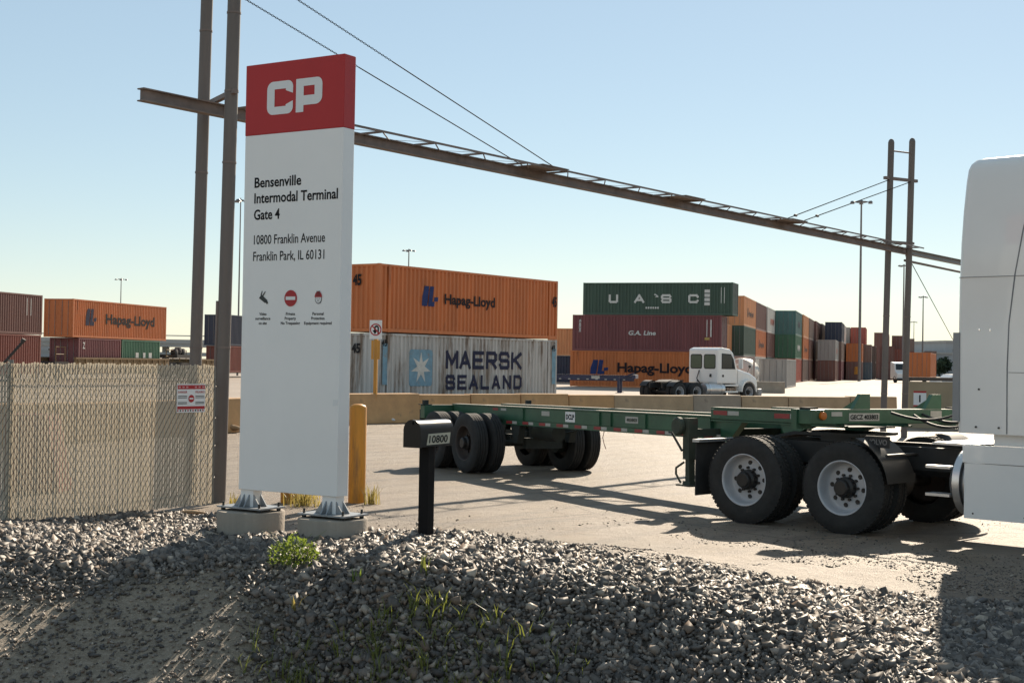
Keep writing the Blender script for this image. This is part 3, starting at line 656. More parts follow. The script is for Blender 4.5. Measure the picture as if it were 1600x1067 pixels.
ORANGE = cpaint('orange', (.53, .155, .042), .38, rr=(.26, .085, .032)); ORANGE2 = cpaint('faded_orange', (.62, .27, .115), .25); BROWN = cpaint('brown', (.18, .08, .062), .2)
MAROON = cpaint('maroon', (.18, .055, .055), .12); DGREEN = cpaint('dark_green', (.05, .088, .062), .12); TEAL = cpaint('teal', (.07, .16, .15), .2)
NAVY = cpaint('navy', (.03, .035, .06), .1); GREY = cpaint('grey', (.34, .32, .30), .25); WHITE = cpaint('white', (.60, .57, .52), .25); RED = cpaint('red', (.42, .10, .065), .2)
RUST = cpaint('rust_red', (.22, .062, .042), .25); BLUEGREY = cpaint('blue_grey', (.10, .13, .155), .15); TAUPE = cpaint('taupe', (.20, .13, .105), .25)
SILVER = cpaint('weathered_silver', (.46, .445, .42), .78, rr=(.17, .12, .085)); GRNLT = cpaint('green', (.055, .15, .085), .15)
navy_ink = mat('navy_ink', (.02, .022, .05), .6, 0, .2, 3, rust=.12, spec=.15); blue_ink = mat('blue_ink', (.025, .04, .13), .6, 0, .2, 3, spec=.15)
pale_ink = mat('pale_ink', (.58, .57, .53), .55, 0, .15, 3); ltblue = mat('light_blue_ink', (.15, .28, .36), .55, 0, .25, 3, rust=.55, rscale=3, rustrgb=(.2, .19, .17)); char_ink = mat('charcoal_ink', (.022, .015, .018), .6, 0, .2, 3, spec=.15)
def carrier_mark(c, x, z, s, m, m2, tw, cap, name_x):
    """two leaning blocks joined by a foot, then the name"""
    for a in ([(.0, .0), (.42, .0), (.56, 1.0), (.22, 1.0), (.02, .45)], [(.50, .0), (1.0, .0), (1.02, .22), (.84, .24), (.95, 1.0), (.64, 1.0)], [(.98, .24), (1.28, .28), (1.31, .48), (1.0, .46)]):
        plate(c, 'logo_block', m, (x, .004, z), FX, FZ, [(p*s, q*s) for p, q in a], lift=.002)
    lettering('Hapag-Lloyd', c, m2, (name_x, .004, z+s*.18), FX, FZ, tw, cap, .03, lift=.003)
STROKES = {'M': [[(0,0),(0,1)],[(0,1),(.5,.25)],[(.5,.25),(1,1)],[(1,1),(1,0)]], 'A': [[(0,0),(.5,1)],[(.5,1),(1,0)],[(.2,.3),(.8,.3)]], 'E': [[(0,0),(0,1)],[(0,1),(1,1)],[(0,.5),(.85,.5)],[(0,0),(1,0)]],
 'R': [[(0,0),(0,1)],[(0,1),(.85,1)],[(.85,1),(1,.88)],[(1,.88),(1,.58)],[(1,.58),(.85,.46)],[(.85,.46),(0,.46)],[(.45,.46),(1,0)]], 'S': [[(1,.8),(.88,1)],[(.88,1),(.12,1)],[(.12,1),(0,.86)],[(0,.86),(0,.62)],[(0,.62),(.12,.5)],[(.12,.5),(.88,.5)],[(.88,.5),(1,.38)],[(1,.38),(1,.12)],[(1,.12),(.88,0)],[(.88,0),(.12,0)],[(.12,0),(0,.2)]],
 'K': [[(0,0),(0,1)],[(0,.42),(1,1)],[(.3,.6),(1,0)]], 'L': [[(0,1),(0,0)],[(0,0),(1,0)]], 'N': [[(0,0),(0,1)],[(0,1),(1,0)],[(1,0),(1,1)]], 'D': [[(0,0),(0,1)],[(0,1),(.8,1)],[(.8,1),(1,.8)],[(1,.8),(1,.2)],[(1,.2),(.8,0)],[(.8,0),(0,0)]],
 'U': [[(0,1),(0,.14)],[(0,.14),(.14,0)],[(.14,0),(.86,0)],[(.86,0),(1,.14)],[(1,.14),(1,1)]], 'C': [[(1,.78),(.86,1)],[(.86,1),(.14,1)],[(.14,1),(0,.86)],[(0,.86),(0,.14)],[(0,.14),(.14,0)],[(.14,0),(.86,0)],[(.86,0),(1,.22)]]}
def block_letter(ch, parent, m, x, z, wd, cap, t):
    """square-cut painted capital made of straight strokes"""
    mb = MB(); w_ = wd-t; h_ = cap-t; k = 0
    for a, b_ in STROKES[ch]:
        p = Vector((x+t/2+a[0]*w_, 0, z+t/2+a[1]*h_)); q = Vector((x+t/2+b_[0]*w_, 0, z+t/2+b_[1]*h_)); d = (q-p).normalized(); n = Vector((-d.z, 0, d.x))*t/2; e = d*t*.42; y = .002-.0006*k; k += 1
        mb.add([(v.x, y, v.z) for v in (p-e-n, q+e-n, q+e+n, p-e+n)], [(0, 1, 2, 3)])
    return mb.build('letter', m, parent)
HC, ST = 2.9, 2.59
def yaw(dx, dy): return math.atan2(dy, dx)
# near pair behind the blocks
hd = Vector((8.043, 11.4, 0)); ry = yaw(hd.x, hd.y)
mk = container((-5.65, 60, .14), ry, 13.72, HC, SILVER, 'weathered silver container with dark lettering under the orange one', 'containers stacked in the yard', doors=1)
plate(mk, 'star_panel', ltblue, (0, .004, -.14), FX, FZ, rrect(2.1, 3.72, .78, 2.38, .15), lift=.002)
star = []
for i in range(14):
    a = math.pi/2+math.pi*i/7; r_ = .70 if i % 2 == 0 else .27; star.append((2.91+r_*math.cos(a), 1.58+r_*math.sin(a)))
plate(mk, 'star', mat('worn_white_ink', (.55, .53, .48), .6, 0, .2, 3, rust=.38, rscale=2.5), (0, .004, -.14), FX, FZ, star, lift=.006)
for k, ch in enumerate('MAERSK'): block_letter(ch, mk, navy_ink, 4.68+k*1.02, 1.40, .86 if ch != 'M' else .92, .84, .17)
for k, ch in enumerate('SEALAND'): block_letter(ch, mk, navy_ink, 4.70+k*.88, .46, .68, .68, .15)
for x in (.03, 13.0):
    plate(mk, 'blue_stripe', ltblue, (0, -.004, 0), FX, FZ, [(x+.28, .7), (x+.62, .7), (x+.62, 2.45), (x+.28, 2.45)], lift=.002); lettering('45', mk, black_ink, (x+.2, -.004, 2.35), FX, FZ, .36, .28, .03, lift=.004)
hl = container((-5.65, 60, 3.08), ry, 13.72, HC, ORANGE, 'orange container with dark blue lettering on top of the silver one', 'containers stacked in the yard', doors=1)
carrier_mark(hl, 2.90, 4.36-3.14, .88, blue_ink, char_ink, 3.85, .46, 4.52)
for c_, m_ in ((hl, ORANGE), (mk, SILVER)):
    for x in (.62, 12.94): MB().box(x, x+.16, -.012, .07, .0, HC-.01).build('inner_post', m_, c_)
for x in (-.0,): lettering('45', hl, black_ink, (-.002, 1.45, 2.0), (0, -1, 0), FZ, .48, .48, .035, lift=.03)
lettering('45', hl, black_ink, (13.2, -.004, 1.62), FX, FZ, .42, .5, .035, lift=.004)
lettering('45', mk, black_ink, (-.002, 1.45, 2.05), (0, -1, 0), FZ, .48, .42, .035, lift=.03)
# three-high stack facing the drive
ud = Vector((.945, -.328, 0)); ury = yaw(ud.x, ud.y); U0 = Vector((4.9, 115.5, .06))
a = container(U0-ud*.15, ury, 12.19, HC, ORANGE, 'orange container with dark lettering at the bottom of the three-high stack', 'containers stacked in the yard', doors=1)
carrier_mark(a, 1.7, 1.02, 1.15, blue_ink, char_ink, 6.1, .78, 3.95)
a = container(U0+Vector((0, 0, HC)), ury, 12.19, HC, MAROON, 'maroon container with small white lettering in the middle of the three-high stack', 'containers stacked in the yard', doors=1)
lettering('G.A. Line', a, pale_ink, (4.65, .004, 1.30), FX, FZ, 2.25, .36, .03, lift=.004, shear=.2)
lettering('tex', a, pale_ink, (.55, .004, 2.55), (0, 0, -1), FX, 1.1, .24, .02, lift=.004)
for x, wd in ((11.0, .06), (11.3, .10)): plate(a, 'code_column', pale_ink, (0, .004, 0), FX, FZ, [(x, 1.2), (x+wd, 1.2), (x+wd, 2.55), (x, 2.55)], lift=.003)
plate(a, 'data_plate', mat('ochre_plate', (.40, .28, .08), .6), (0, .004, 0), FX, FZ, [(10.85, .95), (11.25, .95), (11.25, 1.15), (10.85, 1.15)], lift=.003)
a = container(U0+ud*.85+Vector((0, 0, 2*HC)), ury, 12.19, ST, DGREEN, 'dark green container with wide white capitals topping the three-high stack', 'containers stacked in the yard', doors=1)
for ch, x, wd in (('U', 2.15, .78), ('A', 4.25, .85), ('S', 6.45, .85), ('C', 8.65, .85)):
    block_letter(ch, a, pale_ink, x, .95, wd, .70, .17)
plate(a, 'bird_mark', pale_ink, (0, .004, 0), FX, FZ, [(5.85, 1.62), (6.1, 1.52), (5.95, 1.42), (6.25, 1.42), (6.2, 1.55), (5.95, 1.70)], lift=.003)
for q in range(6): plate(a, 'code_mark', pale_ink, (0, .004, 0), FX, FZ, [(5.2+q*.19, .5), (5.33+q*.19, .5), (5.33+q*.19, .65), (5.2+q*.19, .65)], lift=.003)
for k in range(4): plate(a, 'ladder_mark', pale_ink, (0, .004, 0), FX, FZ, [(9.95, .78+.33*k), (10.38, .78+.33*k), (10.38, 1.03+.33*k), (9.95, 1.03+.33*k)], lift=.003)
for x in (11.25, 11.5): plate(a, 'code_column', pale_ink, (0, .004, 0), FX, FZ, [(x, .95), (x+.05, .95), (x+.05, 2.2), (x, 2.2)], lift=.003)
# receding rows: ends face the drive, long sides face right
RA = R(15.0); re = Vector((math.sin(RA), math.cos(RA), 0)); rr_ = Vector((math.cos(RA), -math.sin(RA), 0)); rry = yaw(re.x, re.y)
ROWG = 'containers in the receding rows'
Q1 = Vector((22.5, 138, .06))
def col(base, k, off, levels, Ls=12.19):
    p = base+re*(k*12.75)+rr_*off; z = .06
    for m, H, lab, deco in levels:
        c = container((p.x, p.y, z), rry, Ls, H, m, lab, ROWG, doors=0, detail=True); z += H
        if deco == 'hl': carrier_mark(c, 3.2, .95, .9, char_ink, char_ink, 4.6, .55, 4.8)
        elif deco:   # worn lettering, too smudged to read
            for q in range(deco[0]):
                w1 = deco[2]/deco[0]; x1 = 4.0+q*w1; plate(c, 'worn_letter', deco[1], (0, .004, 0), FX, FZ, [(x1, .95), (x1+w1*.25, .95), (x1+w1*.35, 1.3), (x1+w1*.62, .97), (x1+w1*.75, 1.75), (x1+w1*.4, 1.6), (x1+.05, 1.75)], lift=.003)
c0 = Q1-rr_*2.0-re*9.5
col(Q1, -1, -1.1, [(BROWN, HC, 'brown container at ground level right of the three-high stack', None), (ORANGE2, HC, 'faded orange container in the middle tier right of the maroon one', None)])
col(Q1, 0, 0, [(GREY, HC, 'grey container at ground level behind the white day cab', None), (DGREEN, HC, 'green container in the middle tier below a faded orange one', None), (ORANGE2, HC, 'faded orange container on the top tier nearest the green stack', 'hl')])
col(Q1, 1, 0, [(WHITE, HC, 'white container at ground level in the second column of the left row', None), (ORANGE, HC, 'orange container in the middle tier below a plain brown one', 'hl'), (BROWN, HC, 'plain brown container on the top tier beside the faded orange one', None)])
col(Q1, 2, .1, [(TEAL, HC, 'teal container at ground level in the third column of the left row', None), (BROWN, HC, 'brown container in the middle tier below the white lettered one', None), (WHITE, HC, 'white container with red letters on the top tier', (6, RED, 5.5))])
Q2 = Vector((34.3, 172, .06))
col(Q2, 0, 0, [(RED, HC, 'red container at ground level under the teal stack', None), (GRNLT, HC, 'green container with white letters in the tier below the teal top one', (4, pale_ink, 5)), (TEAL, HC, 'teal container with doors showing on the top tier', (5, navy_ink, 5))])
col(Q2, 1, .15, [(TAUPE, HC, 'taupe container at ground level in the second column of the middle row', None), (ORANGE, HC, 'orange container in the middle tier just right of the green lettered one', 'hl'), (ORANGE2, HC, 'orange container on the top tier right of the teal one', None)])
col(Q2, 2, .2, [(BROWN, HC, 'brown container at ground level in the third column of the middle row', None), (BROWN, HC, 'brown container in the middle tier below another brown one', None), (TAUPE, HC, 'taupe container on the top tier left of the navy one', None)])
col(Q2, 3, .45, [(MAROON, HC, 'maroon container at ground level in the fourth column of the middle row', None), (TAUPE, HC, 'taupe container in the middle tier of the fourth column of the middle row', None), (BROWN, HC, 'brown container on the top tier just left of the navy one', None)])
col(Q2, 4, .75, [(BROWN, HC, 'brown container at ground level in the fifth column of the middle row', None), (MAROON, HC, 'maroon container in the middle tier of the fifth column of the middle row', None), (TAUPE, HC, 'taupe container on the top tier of the fifth column of the middle row', None)])
# front of the rows: grey-doored box and tank
p = Vector((24.3, 125.5, .02)); container(p, rry, 12.19, ST, GREY, 'grey container at ground level with doors facing the drive beside the tank', ROWG)
Q3 = Vector((45.5, 200, .06))
col(Q3, 0, 0, [(BROWN, HC, 'dark brown container at ground level under the pale grey doors', None), (GREY, HC, 'pale grey container with doors showing above a dark brown one', (3, RED, 4))])
col(Q3, 1, .4, [(MAROON, HC, 'maroon container at ground level in the second column of the third row', None), (TAUPE, HC, 'taupe container in the middle tier under the navy one', None), (NAVY, HC, 'navy container on the top tier with its end in shade', None)])
col(Q3, 2, .3, [(BROWN, HC, 'brown container at ground level in the third column of the third row', None), (TAUPE, HC, 'taupe container in the middle tier in the third column of the third row', None), (WHITE, HC, 'pale container on the top tier behind the navy one', None)])
Q9 = Vector((56.5, 238, .06))
col(Q9, 0, 0, [(TAUPE, HC, 'taupe container at ground level under the grey box right of the navy one', None), (BROWN, HC, 'brown container in the middle tier under the grey box right of the navy one', None), (GREY, HC, 'grey container on the top tier right of the navy one', None)])
Q4 = Vector((55.4, 225, .06))
col(Q4, 0, 0, [(BROWN, HC, 'dark brown container with a yellow patch at ground level', None), (ORANGE, HC, 'orange container with faded side beneath the tall mast', (2, RED, 3))])
col(Q4, 1, .3, [(TAUPE, HC, 'taupe container at ground level behind the yellow patched one', None), (ORANGE2, HC, 'faded orange container in the middle tier behind the tall mast', None), (RED, HC, 'red container on the top tier just behind the tall mast', None)])
plate(bpy.data.objects[[o.name for o in bpy.data.objects if o.get('label') == 'dark brown container with a yellow patch at ground level'][0]], 'yellow_patch', yel, (-.012, 1.15, .9), (0, -1, 0), FZ, [(0, 0), (.95, 0), (.95, 1.2), (0, 1.2)], lift=.02)
Q5 = Vector((59.4, 235, .06))
col(Q5, 0, 0, [(BLUEGREY, HC, 'blue grey container at ground level left of the right pole pair', None), (TAUPE, HC, 'taupe container in the middle tier left of the right pole pair', None)])
Q8 = Vector((66.2, 246, .06))
col(Q8, 0, 0, [(BROWN, HC, 'dark brown container at ground level beside the right pole', None), (BROWN, HC, 'dark brown container on the upper tier beside the right pole', None)])
col(Q8, 0, -3.2, [(TAUPE, HC, 'taupe container at ground level just left of the right poles', None), (TAUPE, HC, 'taupe container on the upper tier just left of the right poles', None)])
Q6 = Vector((71, 269, .06))
col(Q6, 0, 0, [(BROWN, HC, 'brown container at ground level between the right poles', None), (BROWN, HC, 'brown container in the middle tier between the right poles', None), (BROWN, HC, 'broad brown container on the top tier behind the right poles', None)])
col(Q6, 1, .3, [(MAROON, HC, 'maroon container at ground level behind the right poles', None), (TAUPE, HC, 'taupe container in the middle tier behind the right poles', None), (RED, HC, 'red container on the top tier between the right poles', None)])
col(Q6, 2, .3, [(TAUPE, HC, 'taupe container in the lower tier far behind the right poles', None), (BROWN, HC, 'brown container in the upper tier far behind the right poles', None), (TAUPE, HC, 'taupe container on the top tier far behind the right poles', None)])
p = Vector((48.6, 165, .95)); container(p, rry-R(4.5), 12.19, HC, ORANGE, 'bright orange container standing alone right of the right poles', ROWG)
Q10 = Vector((90.2, 302, .06))
col(Q10, 0, 0, [(RUST, HC, 'dull red container at ground level right of the lone orange one', None), (TAUPE, HC, 'taupe container on the upper tier right of the lone orange one', None)])
col(Q10, 1, .3, [(TAUPE, HC, 'taupe container at ground level at the far right end of the rows', None), (GREY, HC, 'grey container on the upper tier at the far right end of the rows', None)])
Q11 = Vector((76.6, 279, .06))
col(Q11, 0, 0, [(TAUPE, HC, 'taupe container at ground level showing right of the right poles', None), (RUST, HC, 'dull red container on the upper tier showing right of the right poles', None)])
col(Q11, 1, .4, [(BROWN, HC, 'brown container at ground level behind the dull red upper one', None), (TAUPE, HC, 'taupe container in the middle tier behind the dull red upper one', None), (BROWN, HC, 'brown container on the top tier right of the right poles', None)])
Q7 = Vector((93.0, 330, .06))
col(Q7, 0, 0, [(RUST, HC, 'dull red container at ground level far right behind the lone orange one', None), (TAUPE, HC, 'taupe container in the middle tier far right behind the lone orange one', None), (RUST, HC, 'dull red container topping the farthest stack at the right', None)])
col(Q7, -1, .2, [(TAUPE, HC, 'taupe container at ground level in the far stack by the thin mast', None), (RUST, HC, 'dull red container in the middle tier by the thin mast', None), (TAUPE, HC, 'taupe container on the top tier by the thin mast', None)])
# a container seen through the gap left of the three-high stack
p = Vector((3.4, 136, .06)); container(p, ury, 6.06, ST, NAVY, 'navy container at ground level in the gap beside the silver one', ROWG); container(p+Vector((0, 0, ST)), ury, 6.06, ST, ORANGE2, 'faded orange container showing in the gap beside the silver one', ROWG)
# tank at the foot of the rows
tk = thing('tank_container', 'white round-ended tank container behind the day cab bonnet', 'tank', (20.0, 117, .1), rry)
smooth_by_angle(MB().lathe([(0, -.05), (.6, 0), (1.0, .16), (1.12, .4), (1.12, 5.6), (1.0, 5.85), (0, 6.0)], 28, (0, 1.22, 1.35), 'x').build('tank', WHITE, tk), 45)
for x in (0, 5.9):
    for y in (0, 2.3): MB().box(x, x+.14, y, y+.14, 0, 2.59).build('corner_post', GREY, tk)
    MB().box(x, x+.14, .14, 2.3, 2.46, 2.585).box(x, x+.14, .14, 2.3, .0, .14).build('end_frame', GREY, tk)
for y in (0.01, 2.31): MB().box(.14, 5.9, y, y+.1, .02, .14).box(.14, 5.9, y, y+.1, 2.47, 2.58).build('side_frame', GREY, tk)
o = MB().box(0, 2.7, 0, .5, .02, .84).build('concrete_kerb', tan[2], None, loc=(16.6, 100.5, 0)); o.rotation_euler = (0, 0, R(-6)); bevel(o, .04); tag(o, 'long low grey concrete kerb at the foot of the grey doors', 'kerb')

# ================================================================== TRAIN at the left
ta = R(12.6); td = Vector((math.sin(ta), math.cos(ta), 0)); try_ = yaw(td.x, td.y)
car_m = mat('railcar_ochre', (.20, .125, .055), .7, 0, .25, 2, rust=.35); car_d = mat('railcar_black', (.035, .03, .028), .7, 0, .3, 3)
def wellcar(o, L, label):
    c = thing('well_car', label, 'rail car', o, try_, 'rail cars on the track')
    for y in (-.35, CW+.19): MB().box(.2, L-.2, y, y+.16, .75, 1.05).box(.2, L-.2, y+.02, y+.14, 1.05, 1.62).box(.2, L-.2, y-.03, y+.19, 1.62, 1.74).build('side_sill', car_m, c)
    for k in range(int(L/1.1)): 
        x = .5+k*1.1; MB().box(x, x+.07, -.42, -.355, .78, 1.62).build('stake', car_m, c)
    for x0 in (-2.0, L):
        MB().box(x0, x0+2.0, .1, CW-.1, 1.15, 1.4).build('end_platform', car_d, c)
        MB().tube([(x0+.3, .2, 1.4), (x0+.3, .2, 2.5), (x0+1.6, .2, 2.5), (x0+1.6, .2, 1.4)], .04, 6).tube([(x0+.3, .2, 1.95), (x0+1.6, .2, 1.95)], .03, 6).build('hand_rail', car_m, c)
        for xx in (x0+.45, x0+1.55):
            for yy in (.35, CW-.55): smooth_by_angle(MB().lathe([(0, 0), (.42, 0), (.42, .13), (0, .13)], 20, (xx, yy, .55), 'y').build('wheel', car_d, c))
        MB().box(x0+.2, x0+1.8, .3, .36, .5, .95).box(x0+.2, x0+1.8, CW-.36, CW-.3, .5, .95).build('truck_frame', car_d, c)
    MB().box(.0, L, .05, CW-.05, .45, .5).build('well_floor', car_d, c)
    return c
T0 = Vector((-33.05, 107, 0))
wellcar(T0-td*.3, 15.9, 'ochre well car carrying the orange lettered container')
wellcar(T0+td*20.2, 15.9, 'ochre well car carrying the navy container behind the poles')
wellcar(T0-td*21.0-Vector((td.y, -td.x, 0))*2.0, 15.9, 'ochre well car carrying the brown container at the far left')
TG = 'containers on the train'
a = container(T0+Vector((0, 0, 3.25)), try_, 15.4, HC, ORANGE, 'orange container with dark lettering riding on top of the train', TG)
carrier_mark(a, 1.85, .95, 1.28, navy_ink, black_ink, 8.3, .78, 4.95)
a = container(T0+td*.9+Vector((0, 0, .52)), try_, 6.6, 2.70, MAROON, 'maroon container in the well under the orange train container', TG); lettering('Z', a, pale_ink, (.6, .004, 1.9), FX, FZ, .35, .5, .03, lift=.004)
a = container(T0+td*7.7+Vector((0, 0, .52)), try_, 6.6, 2.70, GRNLT, 'green container in the well under the orange train container', TG)
for x, wd in ((2.3, .5), (3.6, .4), (4.6, .55)): plate(a, 'letter_block', pale_ink, (0, .004, 0), FX, FZ, [(x, 1.25), (x+wd, 1.25), (x+wd, 1.68), (x, 1.68)], lift=.003)
B0 = Vector((-33.06, 100, 0))-td*15.2
a = container(B0+Vector((0, 0, 3.28)), try_, 15.2, 2.78, BROWN, 'dark brown container on top of the train at the left edge', TG)
for x in (13.2, 13.7): plate(a, 'code_column', pale_ink, (0, .004, 0), FX, FZ, [(x, 1.3), (x+.07, 1.3), (x+.07, 2.5), (x, 2.5)], lift=.003)
container(B0+td*.3+Vector((0, 0, .52)), try_, 14.8, 2.74, RUST, 'dull red container in the well under the dark brown one', TG)
N0_ = T0+td*27.0+Vector((td.y, -td.x, 0))*.6
container(N0_+Vector((0, 0, 3.05)), try_, 13.7, HC, NAVY, 'navy container on the train between the gantry poles and the sign', TG)
container(N0_+td*.5+Vector((0, 0, .52)), try_, 12.19, 2.5, RUST, 'dull red container in the well under the navy one', TG)
# dark machinery on the drawbar between the cars
dm = thing('car_coupler_gear', 'dark brake and coupler gear on the train between two cars', 'coupler', T0+td*17.6+Vector((0, 0, 1.2)), try_)
MB().box(-.6, 2.0, -.3, 1.8, .6, .9).build('platform', car_d, dm)
for x, z in ((-.2, 1.1), (.5, 1.25), (1.2, 1.15)): smooth_by_angle(MB().lathe([(0, 0), (.3, .05), (.3, .5), (0, .55)], 14, (x, -.1, z), 'y').build('cylinder', car_d, dm))
# signal arm over the fence top at far left
o = MB().tube([(-15.7, 43, 1.2), (-14.85, 43.2, 2.26)], .045, 6).tube([(-14.88, 43.2, 2.24), (-14.82, 43.2, 2.34)], .07, 8).build('barrier_arm', car_d); tag(o, 'dark slanting steel arm rising behind the slatted fence', 'barrier arm')

# ================================================================== WHEELS
rubber = mat('tyre_rubber', (.022, .021, .020), rough=.82, var=.35, scale=7, bump=.25, bscale=50, dirt=.3, dirtrgb=(.06, .05, .042))
rim_white = mat('rim_white_paint', (.44, .445, .46), rough=.38, var=.08, scale=6, dirt=.2, dirtrgb=(.25, .2, .16))
rim_dark = mat('rim_dark_rust', (.055, .042, .036), rough=.75, var=.3, scale=6)
hub_m = mat('hub_grease', (.028, .025, .023), rough=.45, metal=.3, var=.3)
def tyre_mesh(r, w):
    # circumferential grooves in the tread, rounded shoulders, bulging sidewall; local y = 0 is the outer face
    g = .014; t = [(r*.585, .02), (r*.60, .004), (r*.70, -.004), (r*.82, -.006), (r*.92, .006), (r*.975, .022)]
    for a, b_ in ((.030, .075), (.085, .12), (.130, .165), (.175, .222)):
        a, b_ = a*w/.25, b_*w/.25; t += [(r, a), (r, b_), (r-g, b_+.002), (r-g, b_+.008)]
    t = t[:-2]+[(r*.975, w-.022), (r*.92, w-.006), (r*.82, w+.006), (r*.70, w+.004), (r*.60, w-.004), (r*.585, w-.02)]
    mb = MB().lathe(t, 56)
    # cross cuts along both shoulders
    return mb.mesh('tyre')
def rim_mesh(r, deep=.15):
    return MB().lathe([(r*.615, .012), (r*.60, .0), (r*.575, .004), (r*.56, .03), (r*.545, .10), (r*.52, deep), (r*.46, deep+.006), (r*.30, deep-.02), (r*.26, deep-.022), (0, deep-.022)], 48).mesh('rim')
def lug_mesh(r, deep=.15):
    mb = MB()
    for k in range(60):   # tread lugs standing on the shoulders
        a = 2*math.pi*k/60
        for y0, y1, tw in ((.024, .066, .016), (.178, .222, -.016)):
            for s in (0,):
                v = []
                for (aa, rr2) in ((a-.033, r-.004), (a+.033, r-.004), (a+.033, r+.010), (a-.033, r+.010)):
                    v.append((rr2*math.cos(aa), y0, rr2*math.sin(aa)))
                for (aa, rr2) in ((a-.033+tw, r-.004), (a+.033+tw, r-.004), (a+.033+tw, r+.010), (a-.033+tw, r+.010)):
                    v.append((rr2*math.cos(aa), y1, rr2*math.sin(aa)))
                mb.add(v, [(0,1,2,3),(7,6,5,4),(0,4,5,1),(1,5,6,2),(2,6,7,3),(3,7,4,0)])
    return mb.mesh('tread_lugs')
_wm = {}
def wheel(parent, c, r, w, rm, near=True, full=True, hubs=True, lugs=False):
    """one wheel part with tyre, rim, hub and hand holes as its sub-parts; near: outer face towards local -y"""
    key = (r, w)
    if key not in _wm:
        ty = tyre_mesh(r, w); bm = bmesh.new(); bm.from_mesh(ty)
        for f in bm.faces: f.smooth = True
        for e in bm.edges: e.smooth = len(e.link_faces) == 2 and e.calc_face_angle(0) < R(38)
        bm.to_mesh(ty); bm.free()
        ri = rim_mesh(r); ri.polygons.foreach_set('use_smooth', [True]*len(ri.polygons))
        hb_ = MB().lathe([(0, -.03), (.075, -.03), (.088, -.02), (.092, .03), (.118, .05), (.122, .13), (0, .13)], 24)
        for k in range(10): a = 2*math.pi*k/10; hb_.lathe([(0, .095), (.017, .095), (.017, .135), (0, .135)], 6, (.142*math.cos(a), 0, .142*math.sin(a)), 'y')
        hm = hb_.mesh('hub'); hh = MB()
        for k in range(8): a = 2*math.pi*(k+.5)/8; hh.lathe([(0, .1365+.004), (.027, .1365), (.027, .15), (0, .15)], 12, (.2*math.cos(a), -.0, .2*math.sin(a)), 'y')
        _wm[key] = (ty, ri, hm, hh.mesh('hand_hole'), lug_mesh(r))
    ty, ri, hm, hh, lm = _wm[key]
    wroot = link('wheel', ty, rubber, parent, c, (0, random.uniform(0, 6), 0 if near else math.pi))
    if full:
        link('rim', ri, rm, wroot)
        if hubs: link('hub', hm, hub_m, wroot); stuff(link('hand_hole', hh, hub_m, wroot))
    else: link('rim', ri, rm, wroot)
    if lugs: stuff(link('tread_lugs', lm, rubber, wroot))
    return wroot

# ================================================================== GREEN CHASSIS TRAILER
green = mat('chassis_green', (.030, .098, .052), rough=.4, var=.22, scale=3, rust=.30, rustrgb=(.05, .025, .016), rscale=3, dirt=.25, dirtrgb=(.045, .06, .042))
greend = mat('chassis_grime', (.022, .026, .022), rough=.75, var=.4, scale=4, rust=.3, rustrgb=(.04, .024, .017))
tape_r = mat('tape_red', (.30, .03, .028), .45, 0, .2, 8, dirt=.3, dirtrgb=(.12, .03, .03)); tape_w = mat('tape_white', (.42, .41, .37), .45, 0, .15, 8, dirt=.3, dirtrgb=(.25, .22, .18)); amber = mat('amber_lens', (.45, .12, .01), .3, 0, .05)
rust_leg = mat('rusty_leg', (.045, .055, .038), .75, 0, .3, 5, rust=.5, rustrgb=(.07, .04, .03))
T_TH = math.atan2(-.8827, .470)
tr = thing('container_chassis', 'empty green container chassis trailer coupled to the white tractor', 'trailer', (.285, 24.545, 0), T_TH)
tr.rotation_mode = 'XYZ'; tr.matrix_world = Matrix.Translation((.285, 24.545, 0)) @ Matrix.Rotation(T_TH, 4, 'Z') @ Matrix.Rotation(-.0125, 4, 'Y')
for y in (-.5, .5):
    ibeam(MB(), -1.8, 6.32, y, .82, 1.124, .14, .018, .02).build('main_rail', green, tr)
    o = ibeam(MB(), 6.12, 8.66, y, 1.06, 1.24, .13, .018, .02).build('gooseneck_rail', green, tr)
    MB().prism([(6.33, 1.058), (6.33, .74), (6.42, .74), (6.78, 1.058)], y-.05, y+.05, 'y').build('gooseneck_gusset', green, tr)
    MB().prism([(7.55, 1.058), (7.62, .95), (7.80, .95), (8.15, 1.058)], y-.05, y+.05, 'y').build('gooseneck_gusset', green, tr)
    MB().box(6.10, 6.32, y-.08, y+.08, .70, .815).build('rail_shoe', greend, tr)
for x in (-1.2, -.3, .7, 1.9, 3.1, 4.3, 5.4): MB().box(x, x+.08, -.43, .43, .88, 1.06).build('crossmember', greend, tr)
for x in (6.5, 7.2, 7.9): MB().box(x, x+.08, -.43, .43, 1.09, 1.2).build('crossmember', greend, tr)
for a_, b_ in ((.78, 1.9), (1.98, 3.1), (3.18, 4.3)): MB().tube([(a_, -.42, .98), (b_, .42, .98)], .022, 5).build('diagonal', greend, tr)
MB().box(6.3, 8.6, -.35, .35, 1.045, 1.062).build('upper_coupler_plate', greend, tr)
bo = MB().box(-1.98, -1.80, -1.12, 1.12, .86, 1.10).build('rear_bolster', green, tr); bevel(bo, .01)
for y in (-1.06, 1.06):
    MB().box(-2.0, -1.80, y-.09, y+.09, 1.101, 1.118).box(-1.93, -1.85, y-.045, y+.045, 1.118, 1.19).box(-2.03, -1.99, y-.05, y+.05, .78, 1.02).build('twist_lock', greend, tr)
    MB().box(-2.02, -1.985, y*.75-.06, y*.75+.06, .9, .99).build('tail_light', tape_r, tr)
MB().box(-1.95, -1.85, -1.0, 1.0, .50, .60).build('bumper_bar', greend, tr)
for y in (-.6, .6): MB().box(-1.93, -1.87, y-.04, y+.04, .58, .87).build('bumper_post', greend, tr)
